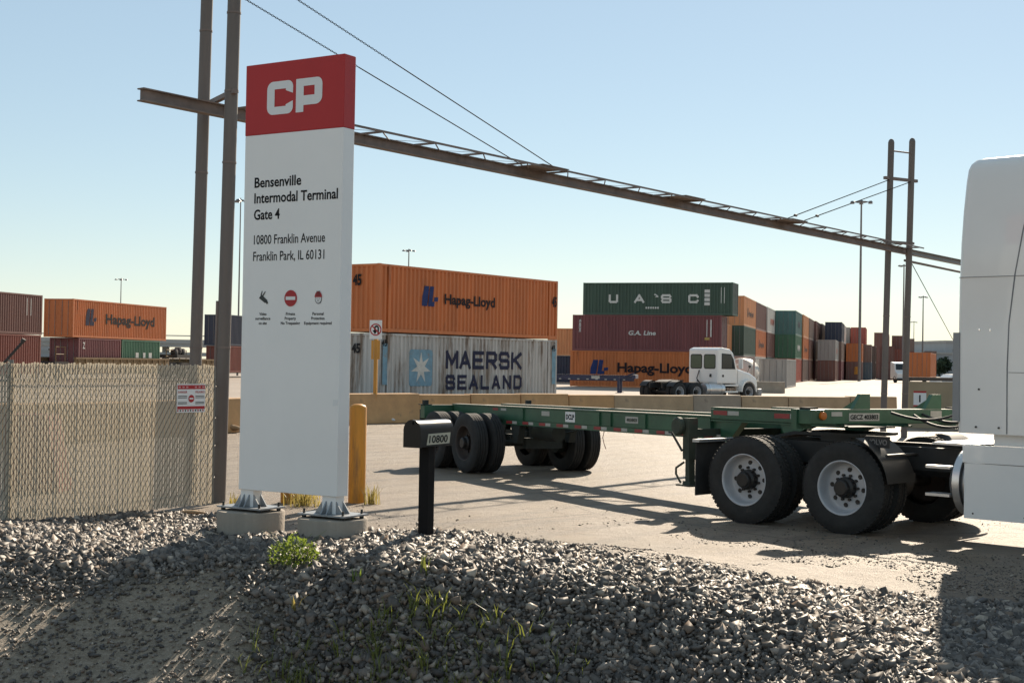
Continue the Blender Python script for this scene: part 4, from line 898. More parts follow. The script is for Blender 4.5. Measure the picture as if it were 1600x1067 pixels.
bo = MB().box(8.66, 8.92, -1.22, 1.22, 1.11, 1.275).build('front_bolster', green, tr); bevel(bo, .008)
MB().box(8.60, 8.70, -1.24, -1.02, 1.05, 1.277).build('bolster_end', green, tr); MB().box(8.60, 8.70, 1.02, 1.24, 1.05, 1.277).build('bolster_end', green, tr)
for y in (-.42, .70):
    MB().prism([(y-.16, 1.277), (y+.10, 1.277), (y+.10, 1.455), (y-.04, 1.455)], 8.84, 8.90, 'x').build('guide_plate', green, tr)
    MB().prism([(8.84, 1.277), (8.55, 1.277), (8.84, 1.42)], y-.02, y+.0, 'y').build('guide_rib', green, tr)
for y in (-1.13, 1.13): MB().box(8.70, 8.86, y-.07, y+.07, 1.277, 1.30).build('lock_pad', greend, tr)
BF = ((8.922, 0, 0), (0, 1, 0), FZ)
plate(tr, 'number_plate', tape_w, *BF, [(-.66, 1.145), (-.20, 1.145), (-.20, 1.235), (-.66, 1.235)], lift=.004)
lettering('GECZ 403803', tr, black_ink, (8.922, -.64, 1.165), (0, 1, 0), FZ, .42, .055, .03, lift=.007)
plate(tr, 'reflector', tape_w, *BF, [(.60, 1.15), (.78, 1.15), (.78, 1.26), (.60, 1.26)], lift=.004); plate(tr, 'reflector', tape_w, *BF, [(-.92, 1.20), (-.76, 1.20), (-.76, 1.25), (-.92, 1.25)], lift=.004)
smooth_by_angle(MB().lathe([(0, .03), (.045, .025), (.05, 0), (.05, -.02)], 16, (8.925, -1.05, 1.205), 'x').build('marker_light', amber, tr))
# tape, plates along the near rail
NY = -.574
for k in range(11):
    x = .33+k*.565
    plate(tr, 'red_tape', tape_r, (0, NY, 0), FX, FZ, [(x, .838), (x+.20, .838), (x+.20, .885), (x, .885)], lift=.001); plate(tr, 'white_tape', tape_w, (0, NY, 0), FX, FZ, [(x+.21, .838), (x+.37, .838), (x+.37, .885), (x+.21, .885)], lift=.001)
MB().box(.2, 6.1, -.571, -.5, .83, .895).build('tape_backing', green, tr)
WY = -.512
for x, z0, z1, wd in ((6.18, 1.145, 1.20, .30), (7.45, 1.135, 1.195, .30)):
    plate(tr, 'red_tape', tape_r, (0, -.567, 0), FX, FZ, [(x, z0), (x+wd, z0), (x+wd, z1), (x, z1)], lift=.001); plate(tr, 'white_tape', tape_w, (0, -.567, 0), FX, FZ, [(x+wd+.01, z0), (x+wd+.25, z0), (x+wd+.25, z1), (x+wd+.01, z1)], lift=.001)
MB().box(6.12, 8.6, -.565, -.5, 1.09, 1.215).build('gooseneck_fascia', green, tr); MB().box(-1.75, 6.1, -.56, -.5, .90, 1.10).build('rail_fascia', green, tr)
for x, z0, z1, wd, t, mm in ((2.28, .925, 1.085, .30, 'DCLP', black_ink), (1.52, 1.0, 1.075, .26, '', greend), (4.02, .965, 1.06, .34, '403803', rust_leg)):
    pl = plate(tr, 'marking_plate', white_ink if t == 'DCLP' else tape_w, (0, -.56, 0), FX, FZ, [(x, z0), (x+wd, z0), (x+wd, z1), (x, z1)], lift=.004); t and lettering(t, pl, mm, (x+wd/2, -.56, z0+(z1-z0)*.27), FX, FZ, wd*.82, (z1-z0)*.5, .035, align='c', lift=.007)
for x in (-.2, 0.1): plate(tr, 'white_tape', tape_w if x > 0 else tape_r, (0, -.56, 0), FX, FZ, [(x, 1.05), (x+.2, 1.05), (x+.2, 1.09), (x, 1.09)], lift=.004)
# stiffeners on the web
for x in (.9, 3.3, 3.62, 4.55, 5.6): MB().box(x, x+.025, -.585, -.56, .90, 1.10).build('web_stiffener', green, tr)
dusty = mat('dusty_worn_steel', (.46, .41, .34), rough=.7, var=.15, scale=6)
for y in (-.5, .5):
    MB().box(-1.78, 6.08, y-.068, y+.068, 1.1245, 1.129).build('worn_flange', dusty, tr); MB().box(6.13, 8.58, y-.062, y+.062, 1.2405, 1.245).build('worn_flange', dusty, tr)
MB().box(8.68, 8.915, -1.01, 1.01, 1.2755, 1.280).build('worn_bolster_top', dusty, tr); MB().box(-1.97, -1.81, -.95, .95, 1.1005, 1.105).build('worn_bolster_top', dusty, tr)
# axles, suspension, wheels
for x in (0, -1.25):
    smooth_by_angle(MB().tube([(x, -1.0, .5), (x, 1.0, .5)], .065, 14).build('axle', greend, tr))
    for s in (-1, 1):
        wheel(tr, (x, s*1.22, .5), .5, .25, rim_dark, s < 0); wheel(tr, (x, s*.90, .5), .5, .25, rim_dark, s < 0, full=False)
        MB().box(x-.42, x+.42, s*.5-.05, s*.5+.05, .56, .66).build('leaf_spring', greend, tr); smooth_by_angle(MB().lathe([(0, s*.55), (.19, s*.55), (.19, s*.70), (0, s*.70)], 18, (x, 0, .5), 'y').build('brake_drum', greend, tr))
for x in (.62, -.62, -1.75):
    for s in (-1, 1): MB().prism([(x-.16, .82), (x+.16, .82), (x+.06, .52), (x-.06, .52)], s*.5-.06, s*.5+.06, 'y').build('spring_hanger', greend, tr)
smooth_by_angle(MB().tube([(.75, -.2, .70), (1.45, -.2, .70)], .13, 14).build('air_tank', greend, tr)); MB().tube([(1.7, 0, .76), (.6, .25, .64), (0.1, .1, .62)], .018, 6).build('brake_hose', greend, tr); MB().box(.5, .62, -.35, .35, .42, .60).build('brake_box', greend, tr)
# landing gear
for s in (-1, 1):
    y = s*.95
    MB().box(6.13, 6.27, y-.07, y+.07, .56, 1.10).build('landing_leg', rust_leg, tr); MB().box(6.155, 6.245, y-.045, y+.045, .27, .565).build('inner_leg', rust_leg, tr)
    MB().box(6.06, 6.36, y-.13, y+.13, .215, .235).box(6.12, 6.28, y-.06, y+.06, .235, .275).build('foot', rust_leg, tr)
    MB().tube([(6.15, y, .62), (5.95, y*.55, .84)], .022, 6).build('leg_brace', greend, tr)
MB().box(6.14, 6.26, -.88, .88, .86, .96).build('leg_crossbeam', rust_leg, tr)
smooth_by_angle(MB().lathe([(0, -1.10), (.10, -1.10), (.12, -1.08), (.12, -1.03), (0, -1.02)], 24, (6.08, 0, .99), 'y').build('gear_housing', rust_leg, tr))
MB().tube([(5.86, -1.05, .905), (5.93, -1.06, .905), (6.13, -1.03, .67)], .016, 6).build('crank', greend, tr); MB().tube([(6.13, -1.0, .52), (5.98, -1.02, .44), (5.98, -1.02, .36), (6.06, -1.0, .25)], .015, 6).build('crank_hook', rust_leg, tr)
MB().tube([(3.37, -.52, .82), (3.36, -.54, .72), (3.42, -.55, .63), (3.47, -.55, .56)], .006, 5).build('hanging_wire', mat('red_wire', (.14, .04, .025), .6), tr)

# ================================================================== WHITE SLEEPER TRACTOR
trk = mat('white_truck_paint', (.80, .79, .765), rough=.28, var=.03, scale=1.2, coat=.4); trk_d = mat('truck_grey_trim', (.26, .265, .27), rough=.5, var=.06)
blackp = mat('black_plastic', (.02, .02, .02), rough=.6, var=.2); frame_m = mat('frame_black', (.02, .019, .018), rough=.6, var=.35, scale=4, dirt=.3, dirtrgb=(.05, .042, .035)); alum = mat('aluminium_plate', (.62, .62, .62), rough=.35, metal=.8, var=.1)
glass = mat('dark_glass', (.012, .016, .018), rough=.06, var=.0); chrome = mat('chrome', (.7, .7, .7), .12, 1, .03)
K_TH = math.atan2(-.69, .724)
tk2 = thing('sleeper_tractor', 'white sleeper cab tractor at the right edge pulling the green chassis', 'truck', (4.10, 17.38, 0), K_TH)
for y in (-.43, .43): MB().box(-1.25, 6.6, y-.04, y+.04, .72, .98).build('frame_rail', frame_m, tk2)
for x in (-1.2, -.1, 1.1, 2.6): MB().box(x, x+.1, -.39, .39, .76, .94).build('frame_crossmember', frame_m, tk2)
for x in (-.66, .66):
    smooth_by_angle(MB().tube([(x, -1.0, .515), (x, 1.0, .515)], .075, 14).lathe([(0, -.2), (.2, -.1), (.2, .1), (0, .2)], 16, (x, 0, .52), 'y').build('axle', frame_m, tk2), 40)
    for s in (-1, 1):
        wheel(tk2, (x, s*1.22, .515), .515, .25, rim_white, s < 0, lugs=True); wheel(tk2, (x, s*.90, .515), .515, .25, rim_dark, s < 0, full=False, lugs=True)
        MB().box(x-.5, x+.5, s*.5-.05, s*.5+.05, .58, .68).build('spring_arm', frame_m, tk2); smooth_by_angle(MB().lathe([(.11, .70), (.13, .78), (.11, .86), (.13, .94)], 14, (x-.4, s*.5, 0), 'z').build('air_bag', frame_m, tk2))
# fifth wheel
fw = MB().prism([(-.45, 1.09), (-.75, 1.02), (-.75, .99), (-.42, 1.05), (.40, 1.05), (.45, 1.06), (.45, 1.09)], -.45, .45, 'y').build('fifth_wheel', frame_m, tk2); MB().box(-.1, .3, -.42, .42, .985, 1.05).build('fifth_wheel_base', frame_m, tk2)
# mud flap behind the rear axle and quarter fender before the front drive axle
for s in (-1, 1):
    MB().box(-1.36, -1.345, s*.93-.30, s*.93+.30, .28, .93).build('mud_flap', rubber, tk2); MB().box(-1.40, -1.30, min(s*.4, s*1.24), max(s*.4, s*1.24), .93, .965).build('flap_hanger', alum, tk2)
    mb = MB(); mb.lathe([(.60, s*.62), (.60, s*1.24), (.59, s*1.24), (.59, s*.62)], 12, (.66, 0, .515), 'y', R(8), R(72), close=True); smooth_by_angle(mb.build('quarter_fender', frame_m, tk2), 30)
    MB().tube([(1.18, s*.4, .9), (1.18, s*1.15, .9)], .02, 6).build('fender_bracket', frame_m, tk2)
b_ = MB().box(.86, 1.16, -1.06, -1.04, .98, 1.11).build('fender_badge', frame_m, tk2); lettering('VOLVO', b_, mat('worn_badge', (.22, .2, .19), .6), (.885, -1.06, 1.015), FX, FZ, .25, .06, .02, lift=.003)
# catwalk, steps, battery box
MB().box(1.45, 2.0, -.62, .62, 1.03, 1.055).build('catwalk', alum, tk2)
for z in (.80, .50): MB().box(1.62, 1.90, -1.10, -.92, z, z+.03).build('step', alum, tk2)
smooth_by_angle(MB().lathe([(0, 1.86), (.20, 1.88), (.29, 1.94), (.325, 2.02), (.325, 3.4), (.27, 3.47), (0, 3.5)], 32, (0, -.86, .66), 'x').build('fuel_tank', alum, tk2), 45)
smooth_by_angle(MB().lathe([(.345, 1.98), (.355, 1.98), (.355, 2.06), (.345, 2.06)], 32, (0, -.86, .66), 'x', close=True).build('tank_strap', alum, tk2)); smooth_by_angle(MB().lathe([(.328, 1.965), (.345, 1.965), (.345, 2.075), (.328, 2.075)], 32, (0, -.86, .66), 'x', close=True).build('strap_liner', blackp, tk2))
# side skirt
for s in (-1, 1):
    ys = sorted((s*1.21, s*1.15))
    MB().box(2.12, 5.05, *ys, .305, .885).build('skirt', trk, tk2); MB().box(2.10, 5.05, *sorted((s*1.215, s*1.13)), .892, 1.075).build('skirt_step', trk, tk2)
    MB().box(2.4, 5.05, *sorted((s*1.12, s*1.0)), 1.077, 1.215).build('skirt_recess', trk, tk2)
    for x in (2.22, 2.78, 3.4, 4.0):
        smooth_by_angle(MB().lathe([(0, s*1.213), (.010, s*1.213), (.010, s*1.205), (0, s*1.205)], 10, (x, 0, .36), 'y').build('screw', dark_steel, tk2))
# sleeper shell lofted in height: the tall roof fairing leans forward and narrows
secs = [(1.20, 2.03, 1.22), (1.55, 2.025, 1.225), (2.2, 2.025, 1.23), (2.84, 2.03, 1.235), (2.855, 2.035, 1.238), (3.2, 2.045, 1.236), (3.55, 2.065, 1.232), (3.85, 2.09, 1.225), (3.98, 2.105, 1.215), (4.04, 2.125, 1.195), (4.085, 2.16, 1.155), (4.105, 2.22, 1.09)]
def shell(secs, front, r=.07, n=4):
    mb = MB(); rings = []
    for z, xr, yw in secs:
        xf = front(z); rr2 = r
        ring = [(xr+rr2-rr2*math.cos(R(90*i/n)), -yw+rr2-rr2*math.sin(R(90*i/n))) for i in range(n+1)]
        ring += [(xf, -yw), (xf, yw)] + [(x, -y) for x, y in ring[::-1]]
        rings.append([(x, y, z) for x, y in ring])
    m = len(rings[0]); vs = [p for r_ in rings for p in r_]
    fs = [(i*m+j, i*m+(j+1) % m, (i+1)*m+(j+1) % m, (i+1)*m+j) for i in range(len(rings)-1) for j in range(m)]
    fs += [tuple(range(m)), tuple(range((len(rings)-1)*m, len(rings)*m))]
    return mb.add(vs, fs)
sl_ = shell(secs, lambda z: 4.35 if z < 2.9 else 4.35-.25*(z-2.9)**1.5).build('sleeper', trk, tk2); smooth_by_angle(sl_, 34)
MB().box(1.985, 2.06, -1.228, -1.19, 1.32, 2.26).build('rear_trim', trk_d, tk2); MB().box(1.985, 2.06, 1.19, 1.225, 1.32, 2.26).build('rear_trim', trk_d, tk2)
# panel seams, proud rubber gaskets
for s in (-1, 1):
    seam = mat('seam_rubber', (.24, .24, .245), .7)
    MB().box(2.05, 4.3, *sorted((s*1.2415, s*1.232)), 2.839, 2.846).build('seam', seam, tk2)
    MB().tube([(2.585, s*1.221, 1.21), (2.585, s*1.229, 1.9), (2.60, s*1.231, 2.35), (2.66, s*1.237, 2.85), (2.74, s*1.236, 3.3), (2.84, s*1.229, 3.75), (2.88, s*1.219, 3.95)], .0075, 6).build('door_seam', seam, tk2)
    MB().box(2.60, 4.3, *sorted((s*1.2305, s*1.22)), 1.843, 1.849).build('seam', seam, tk2)
    for x, z in ((2.25, 1.27), (2.50, 1.27), (2.28, 1.665), (2.28, 2.29), (2.40, 2.285)):
        smooth_by_angle(MB().lathe([(0, s*1.234), (.011, s*1.233), (.011, s*1.215), (0, s*1.21)], 10, (x, 0, z), 'y').build('screw', dark_steel if z < 2 else chrome, tk2))
# cab, bonnet, front: beyond the right edge of the photograph
cb = MB(); cb.prism([(4.36, 1.05), (5.75, 1.05), (5.75, 1.85), (5.35, 2.75), (4.36, 2.84)], -1.18, 1.18, 'y'); bevel(cb.build('cab', trk, tk2), .06, 3)
bn = MB(); bn.prism([(5.76, .75), (7.25, .60), (7.38, .9), (7.25, 1.42), (5.76, 1.78)], -.95, .95, 'y'); bevel(bn.build('bonnet', trk, tk2), .12, 3)
for s in (-1, 1):
    plate(tk2, 'door_window', glass, (0, s*1.1805, 0), FX, FZ, [(4.55, 1.88), (5.55, 1.88), (5.25, 2.55), (4.55, 2.6)], lift=.003 if s < 0 else -.003)
    wheel(tk2, (5.95, s*1.2, .515), .515, .28, rim_white, s < 0)
    mb = MB(); mb.lathe([(.62, s*.8), (.62, s*1.2), (.58, s*1.2), (.58, s*.8)], 16, (5.95, 0, .53), 'y', R(10), R(175), close=True); smooth_by_angle(mb.build('front_fender', trk, tk2), 30)
    MB().box(5.4, 5.5, *sorted((s*1.25, s*1.5)), 1.9, 2.5).build('mirror', blackp, tk2)
plate(tk2, 'windscreen', glass, (5.55, 0, 2.3), (0, 1, 0), (-.41, 0, .91), [(-1.05, -.42), (1.05, -.42), (.98, .44), (-.98, .44)], lift=.02)
bevel(MB().box(7.2, 7.45, -1.15, 1.15, .32, .66).build('bumper', trk, tk2), .05)
# air and electric lines from the sleeper back to the trailer
for i, (pts_, mm) in enumerate((([(2.08, -.55, 1.62), (1.75, -.62, 1.30), (1.35, -.5, 1.22), (.9, -.55, 1.36)], blackp), ([(2.08, -.35, 1.55), (1.8, -.3, 1.15), (1.45, -.45, 1.14), (1.0, -.2, 1.33)], blackp), ([(2.08, .0, 1.6), (1.7, -.1, 1.2), (1.3, .1, 1.2), (.9, .2, 1.33)], blackp))):
    P4 = [Vector(p) for p in pts_]; q_ = []
    for k in range(15):
        t = k/14; q_.append(P4[0]*(1-t)**3+P4[1]*3*t*(1-t)**2+P4[2]*3*t*t*(1-t)+P4[3]*t**3)
    smooth_by_angle(MB().tube(q_, .016, 7).build('air_line', mm, tk2), 60)

# ================================================================== WHITE DAY CAB beyond the blocks
D_TH = R(90-49)
dc = thing('day_cab', 'white day cab tractor parked beyond the concrete blocks', 'truck', (8.35, 74.2, 0), D_TH)
for y in (-.43, .43): MB().box(-1.2, 5.0, y-.05, y+.05, .70, .98).build('frame_rail', frame_m, dc)
for x in (-.66, .66):
    for s in (-1, 1): wheel(dc, (x, s*1.2, .5), .5, .25, rim_white, s < 0); wheel(dc, (x, s*.88, .5), .5, .25, rim_dark, s < 0, full=False)
    MB().tube([(x, -1, .5), (x, 1, .5)], .08, 10).build('axle', frame_m, dc)
MB().prism([(-.45, 1.12), (-.8, 1.02), (-.8, .99), (.45, 1.06), (.45, 1.12)], -.45, .45, 'y').build('fifth_wheel', frame_m, dc)
for s in (-1, 1): mb = MB(); mb.lathe([(.58, s*.7), (.58, s*1.2), (.56, s*1.2), (.56, s*.7)], 12, (-.66, 0, .5), 'y', R(60), R(150), close=True); smooth_by_angle(mb.build('quarter_fender', frame_m, dc), 30)
cw = [(2.45, .95), (4.05, .95), (4.05, 1.80), (3.72, 2.58), (3.45, 2.78), (2.75, 2.86), (2.45, 2.78)]
bevel(MB().prism(cw, -1.03, 1.03, 'y').build('cab', trk, dc), .09, 3)
bevel(MB().prism([(4.06, .80), (5.75, .55), (5.95, .8), (5.85, 1.25), (5.3, 1.52), (4.06, 1.80)], -.92, .92, 'y').build('bonnet', trk, dc), .14, 3)
gwin = mat('green_tint_glass', (.06, .085, .05), .12, 0, .1)
for y in (-.47, .47):
    f = plate(dc, 'rear_window', blackp, (2.447, 0, 0), (0, -1, 0), FZ, rrect(-y-.41, -y+.41, 1.72, 2.50, .12), lift=.004); plate(f, 'pane', gwin, (2.447, 0, 0), (0, -1, 0), FZ, rrect(-y-.36, -y+.36, 1.77, 2.45, .10), lift=.007)
f = plate(dc, 'side_window', blackp, (0, -1.032, 0), FX, FZ, [(2.75, 1.72), (3.88, 1.72), (3.72, 2.25), (3.5, 2.52), (2.75, 2.55)], lift=.004); plate(f, 'pane', glass, (0, -1.032, 0), FX, FZ, [(2.81, 1.77), (3.80, 1.77), (3.66, 2.22), (3.47, 2.46), (2.81, 2.49)], lift=.007)
plate(dc, 'door_handle', blackp, (0, -1.032, 0), FX, FZ, [(2.8, 1.30), (2.95, 1.30), (2.95, 1.42), (2.8, 1.42)], lift=.006)
MB().tube([(4.05, -1.05, .93), (4.05, -1.055, 2.0)], .012, 5).build('door_gap', seam, dc)
smooth_by_angle(MB().lathe([(0, 1.5), (.30, 1.52), (.32, 1.6), (.32, 2.9), (.30, 2.98), (0, 3.0)], 24, (0, -.83, .66), 'x').build('fuel_tank', alum, dc), 45)
for x in (1.75, 2.7): smooth_by_angle(MB().lathe([(.325, x), (.335, x), (.335, x+.07), (.325, x+.07)], 24, (0, -.83, .66), 'x', close=True).build('tank_strap', chrome, dc))
MB().box(3.05, 4.1, -1.05, -.85, .48, .56).box(3.05, 4.1, -1.05, -.85, .82, .90).build('step', trk, dc)
for s in (-1, 1):
    wheel(dc, (4.95, s*1.12, .5), .5, .27, rim_white, s < 0)
    mb = MB(); mb.lathe([(.64, s*.7), (.64, s*1.12), (.56, s*1.12), (.56, s*.7)], 16, (4.95, 0, .52), 'y', R(0), R(180), close=True); smooth_by_angle(mb.build('fender', trk, dc), 30)
    MB().box(4.0, 4.1, *sorted((s*1.15, s*1.38)), 1.75, 2.3).box(4.0, 4.05, *sorted((s*1.0, s*1.2)), 1.95, 2.0).build('mirror', trk if s < 0 else blackp, dc)
bevel(MB().box(5.75, 6.05, -1.1, 1.1, .30, .68).build('bumper', trk_d, dc), .05); MB().tube([(5.2, -.75, 1.5), (5.25, -.85, 1.85)], .012, 5).lathe([(0, 0), (.09, .02), (.09, .04), (0, .06)], 12, (5.25, -.85, 1.88), 'x').build('hood_mirror', blackp, dc)
for y in (-.6, -.3, 0, .3, .6): MB().box(2.95, 3.1, y-.05, y+.05, 2.84, 2.90).build('roof_light', amber, dc)
MB().tube([(2.44, .25, 1.65), (2.3, .3, 1.2), (2.35, .15, 1.0), (2.2, .2, 1.1)], .03, 6).tube([(2.44, -.55, 1.45), (2.41, -.55, 1.30)], .06, 6).build('air_line', blackp, dc)
# dark blue chassis left of it
bl = mat('chassis_blue', (.03, .035, .075), .55, 0, .2, 3)
bc = thing('blue_chassis', 'dark blue empty chassis trailer parked behind the blocks', 'trailer', (-4.5, 87.5, 0), R(-9))
for y in (-.5, .5): ibeam(MB(), 0, 12, y, .88, 1.22, .15, .02, .03).build('main_rail', bl, bc)
MB().box(-.2, 0, -1.2, 1.2, .95, 1.25).build('rear_bolster', bl, bc); MB().box(12, 12.2, -1.2, 1.2, 1.05, 1.28).build('front_bolster', bl, bc); MB().box(0, 12, -.56, -.5, .92, 1.18).build('rail_fascia', bl, bc)
for k in range(9): plate(bc, 'marker', tape_w, (0, -.56, 0), FX, FZ, [(7+.55*k, .94), (7.14+.55*k, .94), (7.14+.55*k, 1.0), (7+.55*k, 1.0)], lift=.004)
plate(bc, 'number_plate', tape_w, (0, -.56, 0), FX, FZ, [(9.5, 1.0), (10.0, 1.0), (10.0, 1.17), (9.5, 1.17)], lift=.004)
for s in (-1, 1): MB().box(11.1, 11.25, s*.9-.07, s*.9+.07, .2, 1.1).box(11.0, 11.35, s*.9-.12, s*.9+.12, .17, .2).build('landing_leg', bl, bc); MB().tube([(11.3, s*.9, 1.05), (12.0, s*.6, 1.35)], .04, 5).build('leg_brace', bl, bc)
for x in (1.2, 2.45):
    for s in (-1, 1): wheel(bc, (x, s*1.2, .5), .5, .25, rim_dark, s < 0, full=False)
    MB().tube([(x, -1, .5), (x, 1, .5)], .07, 10).build('axle', frame_m, bc)
# another white truck front far off between the right poles
ft = thing('distant_truck', 'white truck front showing between the right poles', 'truck', (53.4, 195, 0), R(-80))
bevel(MB().prism([(-1.2, .6), (.9, .5), (1.0, 1.3), (.3, 1.7), (.05, 2.75), (-1.2, 2.85)], -1.05, 1.05, 'y').build('cab', trk, ft), .1); plate(ft, 'windscreen', glass, (.22, 0, 2.15), (0, 1, 0), (-.23, 0, .97), [(-.9, -.35), (.9, -.35), (.85, .42), (-.85, .42)], lift=.03)
for s in (-1, 1): wheel(ft, (.2, s*1.05, .5), .5, .25, rim_dark, s < 0, full=False)
MB().box(.95, 1.1, -1.1, 1.1, .3, .65).build('bumper', blackp, ft)
pk = thing('parked_car', 'small white car glinting by the wall at the right', 'car', (43.2, 139, 0), R(200))
bevel(MB().prism([(-2.2, .35), (2.2, .35), (2.25, .75), (1.3, .95), (.6, 1.45), (-1.2, 1.48), (-1.9, .98), (-2.25, .85)], -.9, .9, 'y').build('body', trk, pk), .1)
for s in (-1, 1): plate(pk, 'side_window', glass, (0, s*.905, 0), FX, FZ, [(-1.6, .98), (1.1, .98), (.55, 1.38), (-1.15, 1.4)], lift=.003*-s)
for x in (-1.35, 1.35):
    for s in (-1, 1): wheel(pk, (x, s*.9, .33), .33, .2, rim_dark, s < 0, full=False)

# ================================================================== LIGHT MASTS
mast_m = mat('mast_steel', (.22, .20, .19), .6, .3, .15); lamp_m = mat('lamp_housing', (.16, .15, .15), .5, .3)
def mast(x, y, h, r, heads, lab, ring=1.0):
    m = thing('light_mast', lab, 'light mast', (x, y, 0), 0, 'yard light masts'); smooth_by_angle(MB().tube([(0, 0, 0), (0, 0, h)], r, 10, r*.5).build('shaft', mast_m, m), 50)
    smooth_by_angle(MB().lathe([(ring*.55, h-.35), (ring*.62, h-.35), (ring*.62, h-.2), (ring*.55, h-.2)], 16, (0, 0, 0), 'z', close=True).build('ring', mast_m, m))
    MB().tube([(-ring*.6, 0, h-.27), (ring*.6, 0, h-.27)], .05, 5).tube([(0, -ring*.6, h-.27), (0, ring*.6, h-.27)], .05, 5).build('spoke', mast_m, m)
    for k in range(heads):
        a = 2*math.pi*k/heads+.3; c = (ring*1.15*math.cos(a), ring*1.15*math.sin(a), h-.3)
        MB().tube([(ring*.6*math.cos(a), ring*.6*math.sin(a), h-.27), c], .045, 5).lathe([(.0, .12), (.16, .10), (.36, -.14), (0, -.18)], 10, c, 'z').build('lamp_head', lamp_m, m)
mast(50.6, 207, 26.4, .24, 6, 'tallest light mast, left of the right pole pair', 1.3)
mast(71.5, 260, 21.1, .22, 4, 'light mast whose head shows beside the right pole', .8)
mast(95.3, 330, 19.0, .22, 4, 'light mast right of the right poles with a guy wire crossing', .85)
mast(-82.7, 300, 18.4, .16, 4, 'light mast above the orange train container', .9)
mast(-28.9, 150, 18.8, .11, 3, 'thin light mast close behind the gantry pole', .55)
mast(-18.4, 250, 21.6, .18, 4, 'light mast above the orange and silver containers', .8)
mast(113, 400, 15.5, .16, 2, 'low light mast at the far right end of the rows', .7)

# ================================================================== FAR BACKGROUND
ovm = mat('overpass_concrete', (.42, .40, .37), .85, 0, .1, .2)
ov = thing('overpass', 'long pale elevated road behind the train', 'overpass', (-175, 420, 0), R(4))
MB().box(-40, 160, 0, 12, 5.0, 6.0).build('deck', ovm, ov); MB().box(-40, 160, -.3, 0, 6.0, 7.2).build('parapet', ovm, ov); MB().box(-40, 160, -.2, -.05, 8.2, 8.5).build('rail', ovm, ov); MB().box(-40, 160, 1, 11, 2.3, 3.4).build('lower_wall', ovm, ov)
for k in range(8): MB().box(-30+25*k, -28.5+25*k, 4, 8, 0, 5.0).build('pier', ovm, ov)
bgm = mat('pale_building', (.38, .38, .38), .8, 0, .08, .2)
def bld(x, y, w_, d, h, lab, rz=.15, m=bgm):
    b = thing('warehouse', lab, 'building', (x, y, 0), rz, 'far buildings'); MB().box(0, w_, 0, d, 0, h).build('wall', m, b); MB().box(-.4, w_+.4, -.4, d+.4, h, h+.5).build('roof', ovm, b)
    for k in range(int(w_/6)): plate(b, 'window', glass, (0, -.02, 0), FX, FZ, [(2+6*k, h*.55), (4.5+6*k, h*.55), (4.5+6*k, h*.8), (2+6*k, h*.8)], lift=.02)
bld(108, 385, 14, 25, 6.2, 'low grey warehouse beyond the far end of the rows'); bld(119, 390, 40, 25, 9.5, 'taller pale building at the right against the truck')
bld(-420, 620, 240, 30, 6, 'long low warehouse behind the train at far left', 0)
leaf_m = mat('far_foliage', (.03, .05, .022), .8, 0, .3, .6)
def far_tree(x, y, h, lab, seed):
    t = thing('tree', lab, 'tree', (x, y, 0), 0, 'far trees'); rs = np.random.RandomState(seed)
    MB().tube([(0, 0, 0), (.1, 0, h*.5)], .25, 7, .1).build('trunk', car_d, t); mb = MB()
    for k in range(700):
        a, b_, r_ = rs.rand()*6.283, rs.rand()*2-1, rs.rand()**.4; c = np.array([math.cos(a)*r_*h*.36*math.sqrt(1-b_*b_), math.sin(a)*r_*h*.36*math.sqrt(1-b_*b_), h*.62+b_*r_*h*.36]); v = rs.randn(3, 3)*.42
        mb.add([tuple(c+v[0]), tuple(c+v[1]), tuple(c+v[2])], [(0, 1, 2)])
    stuff(mb.build('crown', leaf_m, t))
far_tree(116.5, 383, 5.2, 'small dark tree left of the taller pale building', 1); far_tree(114.3, 380, 4.2, 'small dark bush-like tree beside the low grey warehouse', 2)

# ================================================================== PLANTS
def blade_mesh(n, h, spread, rs, wd=.006, lean=.5):
    mb = MB()
    for k in range(n):
        a = rs.rand()*6.283; r0 = rs.rand()*spread; hh = h*(.5+.6*rs.rand()); ln = lean*(.3+rs.rand())*hh; d = rs.rand()*6.283
        x0, y0 = r0*math.cos(a), r0*math.sin(a); w_ = wd*(.6+.8*rs.rand()); px_, py_ = -math.sin(d)*w_, math.cos(d)*w_; dx, dy = math.cos(d)*ln, math.sin(d)*ln
        mb.add([(x0-px_, y0-py_, -.02), (x0+px_, y0+py_, -.02), (x0+dx*.35+px_*.8, y0+dy*.35+py_*.8, hh*.55), (x0+dx*.35-px_*.8, y0+dy*.35-py_*.8, hh*.55), (x0+dx, y0+dy, hh*.95)], [(0, 1, 2, 3), (3, 2, 4)])
    return mb
def leafmat(name, rgb, tr=(.25, .32, .03), f=.45):
    m = bpy.data.materials.new(name); m.use_nodes = True; t = m.node_tree; N = t.nodes; b = N['Principled BSDF']; b.inputs['Roughness'].default_value = .5
    n = N.new('ShaderNodeTexNoise'); n.inputs['Scale'].default_value = 9; c = N.new('ShaderNodeValToRGB'); c.color_ramp.elements[0].color = (*[x*.6 for x in rgb], 1); c.color_ramp.elements[1].color = (*[x*1.3 for x in rgb], 1)
    tc = N.new('ShaderNodeTexCoord'); t.links.new(tc.outputs['Object'], n.inputs['Vector']); t.links.new(n.outputs['Fac'], c.inputs[0]); t.links.new(c.outputs[0], b.inputs['Base Color'])
    r_ = N.new('ShaderNodeBsdfTranslucent'); r_.inputs[0].default_value = (*tr, 1); x = N.new('ShaderNodeMixShader'); x.inputs[0].default_value = f
    t.links.new(b.outputs[0], x.inputs[1]); t.links.new(r_.outputs[0], x.inputs[2]); t.links.new(x.outputs[0], N['Material Output'].inputs[0]); return m
